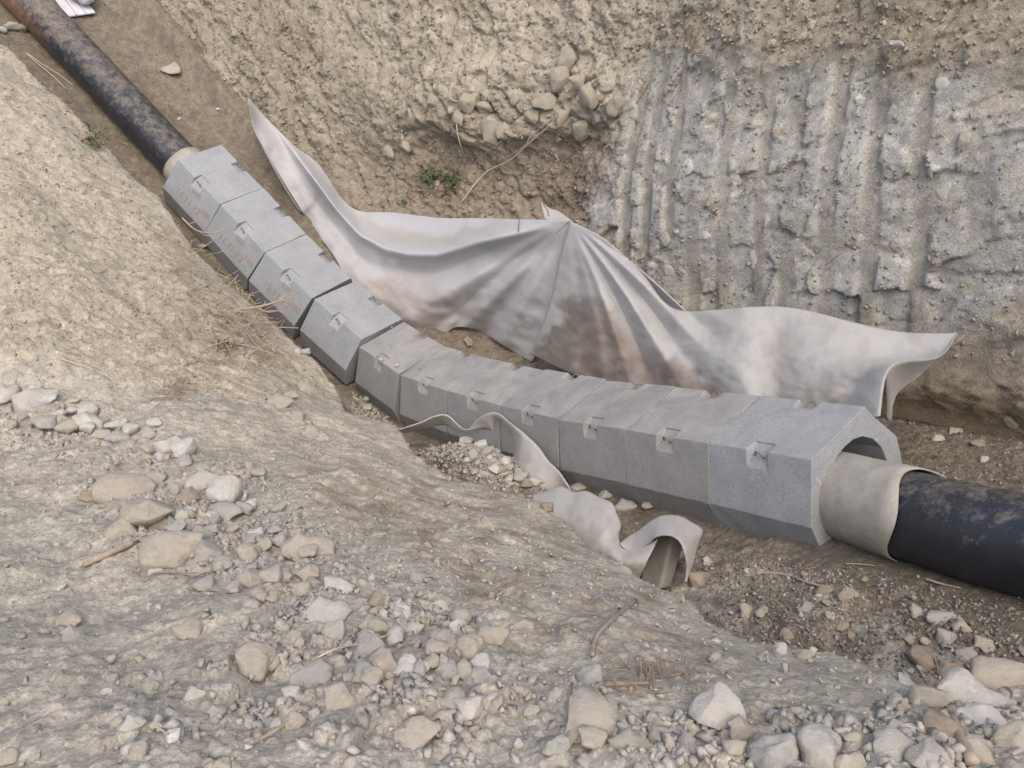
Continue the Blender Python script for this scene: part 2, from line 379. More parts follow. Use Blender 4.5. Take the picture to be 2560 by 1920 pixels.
def concrete_mat(name, base, dusty, amt):
    m, nt, b = mat(name); p = obj_co(nt); oi = nt.nodes.new('ShaderNodeObjectInfo')
    off = nt.nodes.new('ShaderNodeVectorMath'); off.operation = 'ADD'; nt.links.new(p, off.inputs[0]); nt.links.new(oi.outputs['Location'], off.inputs[1]); p = off.outputs[0]
    n = noise_tex(nt, 3.0, 6, .65, p); r = ramp(nt, n.outputs[0], [(.3, tuple(x * .86 for x in base)), (.7, tuple(x * 1.08 for x in base))])
    n2 = noise_tex(nt, 55, 4, .7, p); r2 = ramp(nt, n2.outputs[0], [(.33, .62), (.45, .98), (.75, 1.1)])
    c = mixc(nt, 'MULTIPLY', r.outputs[0], r2.outputs[0])
    # dust lying on faces that look up
    g = nt.nodes.new('ShaderNodeNewGeometry'); sx = nt.nodes.new('ShaderNodeSeparateXYZ'); nt.links.new(g.outputs['Normal'], sx.inputs[0])
    up = ramp(nt, sx.outputs[2], [(.35, 0.), (.85, 1.)])
    n3 = noise_tex(nt, 2.2, 7, .7, p, .6); r3 = ramp(nt, n3.outputs[0], [(.38, 0.), (.66, 1.)])
    f = mixc(nt, 'MULTIPLY', up.outputs[0], r3.outputs[0]); mu = nt.nodes.new('ShaderNodeMath'); mu.operation = 'MULTIPLY'; mu.inputs[1].default_value = amt
    nt.links.new(f, mu.inputs[0]); c = mixc(nt, 'MIX', c, dusty, mu.outputs[0])
    # pale lime scuffs
    n4 = noise_tex(nt, 7, 5, .75, p, 1.5); r4 = ramp(nt, n4.outputs[0], [(.66, 0.), (.72, .7)])
    c = mixc(nt, 'MIX', c, (.55, .56, .57), r4.outputs[0])
    v = nd(nt, 'ShaderNodeTexVoronoi'); v.inputs['Scale'].default_value = 38; nt.links.new(p, v.inputs['Vector'])
    vr = ramp(nt, v.outputs['Distance'], [(.07, .45), (.16, 1.)]); c = mixc(nt, 'MULTIPLY', c, vr.outputs[0], .8)
    nt.links.new(c, b.inputs['Base Color']); b.inputs['Roughness'].default_value = .88; b.inputs['Specular IOR Level'].default_value = .25
    nt.links.new(bump(nt, vr.outputs[0], .5, .006, bump(nt, n2.outputs[0], .45, .006)), b.inputs['Normal']); return m
M_CON = concrete_mat('concrete_clean', (.275, .29, .305), (.37, .365, .345), .45)
M_COND = concrete_mat('concrete_dusty', (.245, .245, .24), (.365, .355, .33), .75)
m, nt, b = mat('steel_wire'); b.inputs['Base Color'].default_value = (.20, .19, .175, 1); b.inputs['Metallic'].default_value = .4; b.inputs['Roughness'].default_value = .7; M_WIRE = m
m, nt, b = mat('orange_paint'); p = obj_co(nt); n = noise_tex(nt, 30, 4, .7, p); r = ramp(nt, n.outputs[0], [(.35, (.26, .245, .235)), (.5, (.36, .20, .12)), (.8, (.38, .2, .10))])
nt.links.new(r.outputs[0], b.inputs['Base Color']); b.inputs['Roughness'].default_value = .9; M_PAINT = m

def felt_mat(name):
    m, nt, b = mat(name); p = geo_pos(nt)
    a = nd(nt, 'ShaderNodeVertexColor', layer_name='tint')
    n = noise_tex(nt, 90, 4, .7, p); r = ramp(nt, n.outputs[0], [(.3, .88), (.7, 1.08)])
    n2 = noise_tex(nt, 9, 6, .75, p, .5); r2 = ramp(nt, n2.outputs[0], [(.30, (.74, .69, .63)), (.45, (1, 1, 1))])
    c = mixc(nt, 'MULTIPLY', a.outputs[0], r.outputs[0]); c = mixc(nt, 'MULTIPLY', c, r2.outputs[0], .2)
    nt.links.new(c, b.inputs['Base Color']); b.inputs['Roughness'].default_value = .95; b.inputs['Specular IOR Level'].default_value = .1
    b.inputs['Sheen Weight'].default_value = .15
    n3 = noise_tex(nt, 4, 3, .5, p)
    nt.links.new(bump(nt, n3.outputs[0], .25, .06, bump(nt, n.outputs[0], .35, .004)), b.inputs['Normal']); return m
M_FELT = felt_mat('felt')
m, nt, b = mat('felt_wrap'); p = geo_pos(nt); n = noise_tex(nt, 5, 6, .7, p); r = ramp(nt, n.outputs[0], [(.3, (.26, .24, .205)), (.6, (.37, .35, .305))])
n2 = noise_tex(nt, 120, 3, .6, p); c = mixc(nt, 'MULTIPLY', r.outputs[0], ramp(nt, n2.outputs[0], [(.3, .88), (.7, 1.1)]).outputs[0])
nt.links.new(c, b.inputs['Base Color']); b.inputs['Roughness'].default_value = .95; nt.links.new(bump(nt, n2.outputs[0], .3, .004), b.inputs['Normal']); M_WRAP = m

# black coated pipe with mud on its top and rust towards the far end
m, nt, b = mat('black_coating'); p = geo_pos(nt)
g = nt.nodes.new('ShaderNodeNewGeometry'); sx = nt.nodes.new('ShaderNodeSeparateXYZ'); nt.links.new(g.outputs['Normal'], sx.inputs[0])
sp = nt.nodes.new('ShaderNodeSeparateXYZ'); nt.links.new(p, sp.inputs[0])
n = noise_tex(nt, 9, 9, .8, p, .15)
mr = nt.nodes.new('ShaderNodeMapRange'); mr.inputs['From Min'].default_value = -6.0; mr.inputs['From Max'].default_value = -8.0; nt.links.new(sp.outputs[0], mr.inputs[0])
up = nt.nodes.new('ShaderNodeMapRange'); up.inputs['From Min'].default_value = .1; up.inputs['From Max'].default_value = 1.0; up.inputs['To Max'].default_value = .21; nt.links.new(sx.outputs[2], up.inputs[0])
ad = nt.nodes.new('ShaderNodeMath'); ad.operation = 'ADD'; nt.links.new(n.outputs[0], ad.inputs[0]); nt.links.new(up.outputs[0], ad.inputs[1])
m2 = nt.nodes.new('ShaderNodeMath'); m2.operation = 'MULTIPLY'; m2.inputs[1].default_value = .08; nt.links.new(mr.outputs[0], m2.inputs[0])
ad2 = nt.nodes.new('ShaderNodeMath'); ad2.operation = 'ADD'; nt.links.new(ad.outputs[0], ad2.inputs[0]); nt.links.new(m2.outputs[0], ad2.inputs[1])
mud = ramp(nt, ad2.outputs[0], [(.62, 0.), (.84, .8)])
nb = noise_tex(nt, 3, 4, .6, p); cb = ramp(nt, nb.outputs[0], [(.3, (.016, .018, .023)), (.7, (.028, .032, .042))])
nm = noise_tex(nt, 2, 3, .6, p)
mudc = mixc(nt, 'MIX', (.24, .205, .16), (.30, .17, .09), m2.outputs[0])
c = mixc(nt, 'MIX', cb.outputs[0], mudc, mud.outputs[0])
mr2 = nt.nodes.new('ShaderNodeMapRange'); mr2.inputs['From Min'].default_value = -7.7; mr2.inputs['From Max'].default_value = -9.0; nt.links.new(sp.outputs[0], mr2.inputs[0])
mr3 = nt.nodes.new('ShaderNodeMapRange'); mr3.inputs['From Min'].default_value = -.15; mr3.inputs['From Max'].default_value = -.6; nt.links.new(sx.outputs[0], mr3.inputs[0])
mr4 = nt.nodes.new('ShaderNodeMath'); mr4.operation = 'MULTIPLY'; nt.links.new(mr2.outputs[0], mr4.inputs[0]); nt.links.new(mr3.outputs[0], mr4.inputs[1])
rn = mixc(nt, 'MULTIPLY', mr4.outputs[0], ramp(nt, n.outputs[0], [(.3, .35), (.6, 1.)]).outputs[0])
c = mixc(nt, 'MIX', c, (.33, .17, .08), rn); nt.links.new(c, b.inputs['Base Color'])
rr = nt.nodes.new('ShaderNodeMapRange'); rr.inputs['To Min'].default_value = .38; rr.inputs['To Max'].default_value = .9; nt.links.new(mud.outputs[0], rr.inputs[0]); nt.links.new(rr.outputs[0], b.inputs['Roughness'])
nt.links.new(bump(nt, n.outputs[0], .25, .02, bump(nt, nb.outputs[0], .3, .03)), b.inputs['Normal']); M_PIPE = m

def plain(name, c1, c2, scale=20, rough=.9):
    m, nt, b = mat(name); p = geo_pos(nt); n = noise_tex(nt, scale, 4, .6, p)
    nt.links.new(ramp(nt, n.outputs[0], [(.3, c1), (.7, c2)]).outputs[0], b.inputs['Base Color']); b.inputs['Roughness'].default_value = rough
    b.inputs['Specular IOR Level'].default_value = .2
    return m
M_TWIG = plain('dry_wood', (.27, .215, .16), (.40, .34, .27)); M_ROOT = plain('grey_root', (.20, .17, .14), (.34, .30, .25))
M_REED = plain('dry_stem', (.42, .36, .26), (.52, .46, .35)); M_REDT = plain('reddish_twig', (.20, .155, .12), (.28, .225, .175))
M_LEAF = plain('green_leaf', (.075, .095, .045), (.13, .145, .08)); M_BOARD = plain('white_board', (.50, .50, .52), (.58, .58, .60), 8)
M_SACK = plain('white_plastic', (.50, .50, .55), (.60, .60, .64), 6, .6)
m, nt, b = mat('muddy_water'); p = geo_pos(nt); n = noise_tex(nt, 3, 4, .6, p)
nt.links.new(ramp(nt, n.outputs[0], [(.3, (.15, .118, .085)), (.7, (.20, .16, .12))]).outputs[0], b.inputs['Base Color']); b.inputs['Roughness'].default_value = .28
n2 = noise_tex(nt, 14, 2, .5, p); nt.links.new(bump(nt, n2.outputs[0], .05, .02), b.inputs['Normal']); M_WATER = m

# ------------------------------------------------------------------ ground
# ground sheet round the detailed part, out to the horizon
gv = np.stack([X, Y, Z], -1).reshape(-1, 3)
# leave the ground out beyond the wall face
keepw = T_ < tfoot(S_) + 1.0
fm = keepw[:-1, :-1] & keepw[1:, 1:]
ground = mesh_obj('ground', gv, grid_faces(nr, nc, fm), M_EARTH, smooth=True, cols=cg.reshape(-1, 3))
tag(ground, 'stony tan earth of the bank and the trench floor round the pipe', None, kind='structure')
GP = np.stack(proj(gv.astype(float)), -1)
GNX = np.gradient(Z, axis=1) / np.maximum(np.gradient(X, axis=1), 1e-4); GNY = np.gradient(Z, axis=0) / np.gradient(Y, axis=0)
def pick(V, P, px, py, rad=5):
    for k in (1, 2, 4, 10, 30):
        m = np.nonzero((np.abs(P[:, 0] - px) < rad * k) & (np.abs(P[:, 1] - py) < rad * k) & (P[:, 2] > .5))[0]
        if len(m): break
    d = P[m, 2]; near = m[d < d.min() + .25]
    j = near[np.argmin((P[near, 0] - px) ** 2 + (P[near, 1] - py) ** 2)]
    return j, V[j].astype(float)
gx_ = (GP[:, 0] > -300) & (GP[:, 0] < 2900) & (GP[:, 1] > -300) & (GP[:, 1] < 2300)
GI = np.nonzero(gx_)[0]; GV = gv[GI]; GPP = GP[GI]
def gpick(px, py): return pick(GV, GPP, px, py)[1]
def gz(x, y):
    """height of the finished ground at a place (nearest vertex)"""
    r = np.clip((np.clip((np.asarray(y) - 1) / 16.5, 0, 1)) ** (1 / 1.35) * (nr - 1), 0, nr - 1); ri = np.round(r).astype(int)
    yv = yy[ri]; c = ((np.asarray(x) + .1 * yv) / (2.7 + .72 * yv) + 1) / 2 * (nc - 1); ci = np.clip(np.round(c).astype(int), 0, nc - 1)
    return Z[ri, ci], ri, ci
# wide coarse land around
n = 61; a = np.linspace(-120, 120, n); LX, LY = np.meshgrid(a, a); s_, t_, z_ = st(LX, LY)
LZ = np.where(t_ > 3, 1.5, -2.6) + .4 * fbm(LX * .1, LY * .1, 4, 3)
inn = (LX > -14) & (LX < 12) & (LY > 1) & (LY < 20)
tr = np.abs(t_ - 1) < 8
LZ = np.where(inn | tr, -12, LZ)
land = mesh_obj('land', np.stack([LX, LY, LZ], -1).reshape(-1, 3), grid_faces(n, n), M_EARTH, smooth=True, cols=np.ones((n * n, 3)) * C0)
tag(land, 'bare earth land round the trench', None, kind='structure')

# ------------------------------------------------------------------ far wall of the trench
ns, nh = 900, 290
sv = np.linspace(.2, S_B11 + 5.0, ns); hv = np.linspace(-.5, 6.8, nh)
SS, HH = np.meshgrid(sv, hv)
ax = np.interp(sv, AXS, AX[:, 0]); ay = np.interp(sv, AXS, AX[:, 1]); az = np.interp(sv, AXS, AX[:, 2])
ker = np.ones(81) / 81
def sm(v): return np.convolve(np.pad(v, 40, 'edge'), ker, 'valid')
tx, ty = np.gradient(ax), np.gradient(ay); tx, ty = sm(tx), sm(ty); L = np.hypot(tx, ty); nx, ny = -ty / L, tx / L
tf = tfoot(sv); fx, fy = sm(ax + nx * tf), sm(ay + ny * tf); fz = sm(az - thick(sv))
cot = np.interp(sv, [0, S_B1, S_DIP, S_DIP + 3, S_B11 + 5], [.75, .62, .42, .22, .20])
hh = np.clip(HH, 0, None)
out = cot * hh + np.interp(sv, [0, S_DIP, S_B11], [.1, .1, .18]) * np.clip(hh - 2.6, 0, None)
WX = fx + nx * out; WY = fy + ny * out; WZ = fz + HH
WPX, WPY, _ = proj(np.stack([WX, WY, WZ], -1))
ROCKZ = [(1490, 380), (1560, 250), (1640, 170), (1800, 170), (1960, 165), (2300, 200), (2700, 190), (2700, 960), (2100, 960), (1700, 800), (1480, 640), (1470, 500)]
wig = 60 * fbm(SS * 1.6, HH * 1.6, 201, 4)
m_rk = pix_mask(WPX + 1.8 * wig, WPY + 1.8 * wig, ROCKZ, 60)
U, Vv = SS * 1.0, HH * 1.05
q1 = fbm(U * 1.1, Vv * 1.1, 211, 4)
a1, a2, ai = worley(U * 2.4 + .6 * fbm(U * 2, Vv * 2, 221, 3), Vv * 2.4 + .6 * fbm(U * 2, Vv * 2, 222, 3), 230)
b1, b2, bi = worley(U * 7 + .7 * fbm(U * 5, Vv * 5, 223, 3), Vv * 7 + .7 * fbm(U * 5, Vv * 5, 224, 3), 231)
c1, c2, ci = worley(U * 18 + .6 * fbm(U * 11, Vv * 11, 225, 2), Vv * 18, 232)
def facet(f1, f2, wdt): return np.clip((f2 - f1) / wdt, 0, 1)
soil = -.035 * sstep(.07, 0, b2 - b1) - .02 * sstep(.08, 0, c2 - c1) + .22 * q1 + .08 * (ai - .5) + .045 * facet(a1, a2, .3) + .075 * (bi - .3) * facet(b1, b2, .18) + .035 * ci * facet(c1, c2, .2) + .05 * fbm(U * 9, Vv * 9, 240, 4)
# overhanging clod band in the middle and hollow below it
px_, py_ = WPX, WPY
band = pix_mask(px_, py_, [(1080, 170), (1300, 150), (1560, 170), (1600, 250), (1480, 290), (1420, 340), (1240, 370), (1100, 340), (1000, 300)], 30)
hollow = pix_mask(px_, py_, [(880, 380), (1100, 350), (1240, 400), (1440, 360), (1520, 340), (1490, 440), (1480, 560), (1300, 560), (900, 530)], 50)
soil = soil + .26 * band * (.6 + .4 * facet(a1, a2, .25)) - .22 * hollow
# fractured rock: broken plates standing out of smooth tooth grooves
wx1 = .22 * fbm(U * 2.2, Vv * 2.2, 251, 4); wy1 = .22 * fbm(U * 2.2, Vv * 2.2, 252, 4)
def plates(sx, sy, seed, amp, tl):
    """broken flat faces: every cell of the rock is a plane of its own height and tilt"""
    A_, B_ = (U + wx1) * sx, (Vv + wy1) * sy
    f1_, f2_, id_ = worley(A_, B_, seed)
    k_ = (id_ * 16777216).astype(np.int64); z0 = np.zeros_like(k_)
    ta = h3(k_, z0, z0, 9) - .5; tb_ = h3(k_, z0 + 1, z0, 9) - .5
    # offset from the middle of the cell, found again from the cell's own hash
    fx_ = A_ - np.floor(A_) - .5; fy_ = B_ - np.floor(B_) - .5
    return amp * (id_ - .5) + tl * (ta * np.sin(A_ * 1.7 + id_ * 40) + tb_ * np.sin(B_ * 1.7 + id_ * 90)), f2_ - f1_, id_
p1_, g1_, ri_ = plates(1.5, 1.9, 253, .12, .15)
p2_, g2_, si = plates(3.6, 5.2, 256, .055, .05)
p3_, g3_, _ = plates(8, 17, 258, .014, .016)
brk = sstep(-.15, .25, fbm(U * 1.4, Vv * 1.4, 259, 3))
plate = p1_ + p2_ * (.4 + .8 * brk) + p3_ * brk - .035 * sstep(.05, 0, g1_) - .014 * sstep(.05, 0, g2_) + .006 * fbm(U * 12, Vv * 16, 257, 3)
lean = SS + .30 * HH
GS = np.array([.0, .40, .78, 1.22, 1.60, 2.02, 2.5, 2.86, 3.35, 3.8, 4.25, 4.7, 5.2, 5.6]) + S_DIP + 2.0
groove = np.zeros_like(SS)
for i, g0 in enumerate(GS):
    wd = .055 + .04 * ((i * 37) % 10) / 10
    c = lean - g0 + .035 * fbm(U * 5, Vv * 5, 263, 3) + .03 * fbm(HH * .8 + i * 9, HH * 0 + i, 260, 2)
    pres = sstep(-.22, .02, vnoise(HH * .9 + i * 17, HH * 0 + i * 3.3, 261) + .10 - .12 * sstep(1.2, 3.4, HH))
    groove = np.maximum(groove, sstep(wd + .05, wd - .01, np.abs(c)) * pres)
rockd = plate * (1 - groove) - .05 * groove + .012 * groove * fbm(U * 6, Vv * 1.5, 262, 3) + .12 * q1
soil = soil * (1 - .45 * sstep(1500, 1750, WPX))
disp = soil * (1 - m_rk) + rockd * .68 * m_rk - .04 * m_rk
taper = sstep(-.5, .12, HH)
# outward from the wall, i.e. towards the trench
sl = np.hypot(1, cot)[None, :]
WX = WX - nx * disp / sl * taper; WY = WY - ny * disp / sl * taper; WZ = WZ + disp * (cot / sl) * .6 * taper + .02 * fbm(U * 8, Vv * 8, 270, 3)
wc = np.ones(SS.shape + (3,)) * np.array((.305, .275, .222))
k1 = fbm(U * .7, Vv * .7, 301, 4); k2 = fbm(U * 4, Vv * 4, 302, 4)
wc = mix(wc, (.375, .345, .285), pix_mask(px_, py_, [(760, -80), (2300, -80), (2000, 120), (1640, 160), (1540, 260), (1300, 290), (1080, 240), (900, 140)], 90) * .8)
wc = mix(wc, (.27, .215, .155), np.clip(-k1 * 1.5 - .05, 0, .7) * (1 - m_rk))
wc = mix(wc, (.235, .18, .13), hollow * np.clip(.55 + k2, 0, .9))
wc = mix(wc, (.25, .215, .175), pix_mask(px_, py_, [(300, 0), (450, 120), (600, 280), (900, 520), (950, 600), (600, 420), (420, 240), (240, 60)], 40) * .7)
wc = mix(wc, (.385, .378, .34), m_rk * .92)
wc = mix(wc, (.285, .262, .21), m_rk * groove * .75)
wc = mix(wc, (.30, .25, .19), m_rk * np.clip(k2 * 2.2 - .25, 0, .75) * (1 - groove))
wc = mix(wc, (.415, .41, .375), m_rk * (1 - groove) * np.clip(ri_ * 1.8 - .9, 0, .8))
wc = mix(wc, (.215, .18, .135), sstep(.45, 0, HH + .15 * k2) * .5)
wc = mix(wc, (.305, .27, .215), pix_mask(px_, py_, [(1900, -80), (2700, -80), (2700, 190), (2300, 190), (1950, 150)], 60) * .8)
wc = wc * .75 + .25 * wc.mean(-1, keepdims=True) * np.array((1.02, 1.0, .95))
wc = mix(wc, (.25, .215, .165), pix_mask(px_, py_, [(2200, 860), (2420, 800), (2700, 700), (2700, 1300), (2200, 1300)], 60) * .8)
wc = wc * (np.array((.96, .93, .86)) * (1 - m_rk[..., None]) + m_rk[..., None])
wc *= (1 + .22 * k2 + .18 * fbm(U * 20, Vv * 20, 305, 2))[..., None]
wv = np.stack([WX, WY, WZ], -1).reshape(-1, 3)
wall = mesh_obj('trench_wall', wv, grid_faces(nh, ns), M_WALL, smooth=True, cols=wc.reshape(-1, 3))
tag(wall, 'steep cut face of the trench, tan clods left and grooved grey rock right', None, kind='structure')
WP = np.stack(proj(wv.astype(float)), -1)
GN = np.gradient(wv.reshape(nh, ns, 3).astype(float), axis=1), np.gradient(wv.reshape(nh, ns, 3).astype(float), axis=0)
WN = np.cross(GN[0], GN[1]).reshape(-1, 3); WN /= np.linalg.norm(WN, axis=1)[:, None] + 1e-12
if WN[:, 1].mean() > 0: WN = -WN
def wpick(px, py):
    j, p = pick(wv, WP, px, py); return p, WN[j]

# ------------------------------------------------------------------ rocks
def rock_mesh(name, seed, npts, flat=.75, detail=0, chip=0.0):
    rr = random.Random(seed); bm = bmesh.new(); vs = []
    for i in range(npts):
        v = Vector((rr.gauss(0, 1), rr.gauss(0, 1), rr.gauss(0, 1))).normalized() * rr.uniform(.82, 1.0)
        v.z *= flat; v.x *= rr.uniform(.95, 1.05); vs.append(bm.verts.new(v * .5))
    r = bmesh.ops.convex_hull(bm, input=vs)
    bmesh.ops.delete(bm, geom=[g for g in r['geom_interior'] if isinstance(g, bmesh.types.BMVert)], context='VERTS')
    if detail:
        bmesh.ops.bevel(bm, geom=list(bm.edges), offset=.018, segments=1, affect='EDGES', clamp_overlap=True)
        bmesh.ops.triangulate(bm, faces=bm.faces)
        bmesh.ops.subdivide_edges(bm, edges=[e for e in bm.edges if e.calc_length() > .16], cuts=1)
        bmesh.ops.triangulate(bm, faces=bm.faces)
        for v in bm.verts:
            v.co += v.co.normalized() * (mnoise.noise(v.co * 3.1 + Vector((seed, 0, 0))) * .11 + mnoise.noise(v.co * 9 + Vector((seed, 5, 0))) * chip)
    bmesh.ops.recalc_face_normals(bm, faces=bm.faces)
    me = bpy.data.meshes.new(name); bm.to_mesh(me); bm.free()
    if detail: me.polygons.foreach_set('use_smooth', np.ones(len(me.polygons), bool))
    return me
BIG = [rock_mesh('rock', 100 + i, 20, .70, 1, .035) for i in range(12)]
SLABM = [rock_mesh('slab_rock', 200 + i, 15, .42, 1, .03) for i in range(6)]
SMALL = [rock_mesh('stone', 300 + i, 11, .75) for i in range(10)]
def with_mat(me, m):
    key = me.name + m.name
    if key not in MC:
        c = me.copy(); c.materials.clear(); c.materials.append(m); MC[key] = c
    return MC[key]
MC = {}
MATS = dict(t=M_TAN, g=M_GREY, p=M_PALE, b=M_BROWN)
def put_rock(name, me, m, pos, size, yaw, tilt=0, sy=.8, sz=.75, parent=None, nrm=None):
    o = bpy.data.objects.new(name, with_mat(me, m)); col.objects.link(o)
    o.scale = (size, size * sy, size * sz); o.location = pos
    if nrm is not None:
        q = Vector(nrm).to_track_quat('Z', 'Y'); o.rotation_mode = 'QUATERNION'
        from mathutils import Quaternion
        o.rotation_quaternion = q @ Quaternion((0, 0, 1), yaw)
    else: o.rotation_euler = (tilt * .6, tilt, yaw)
    if parent: o.parent = parent
    return o
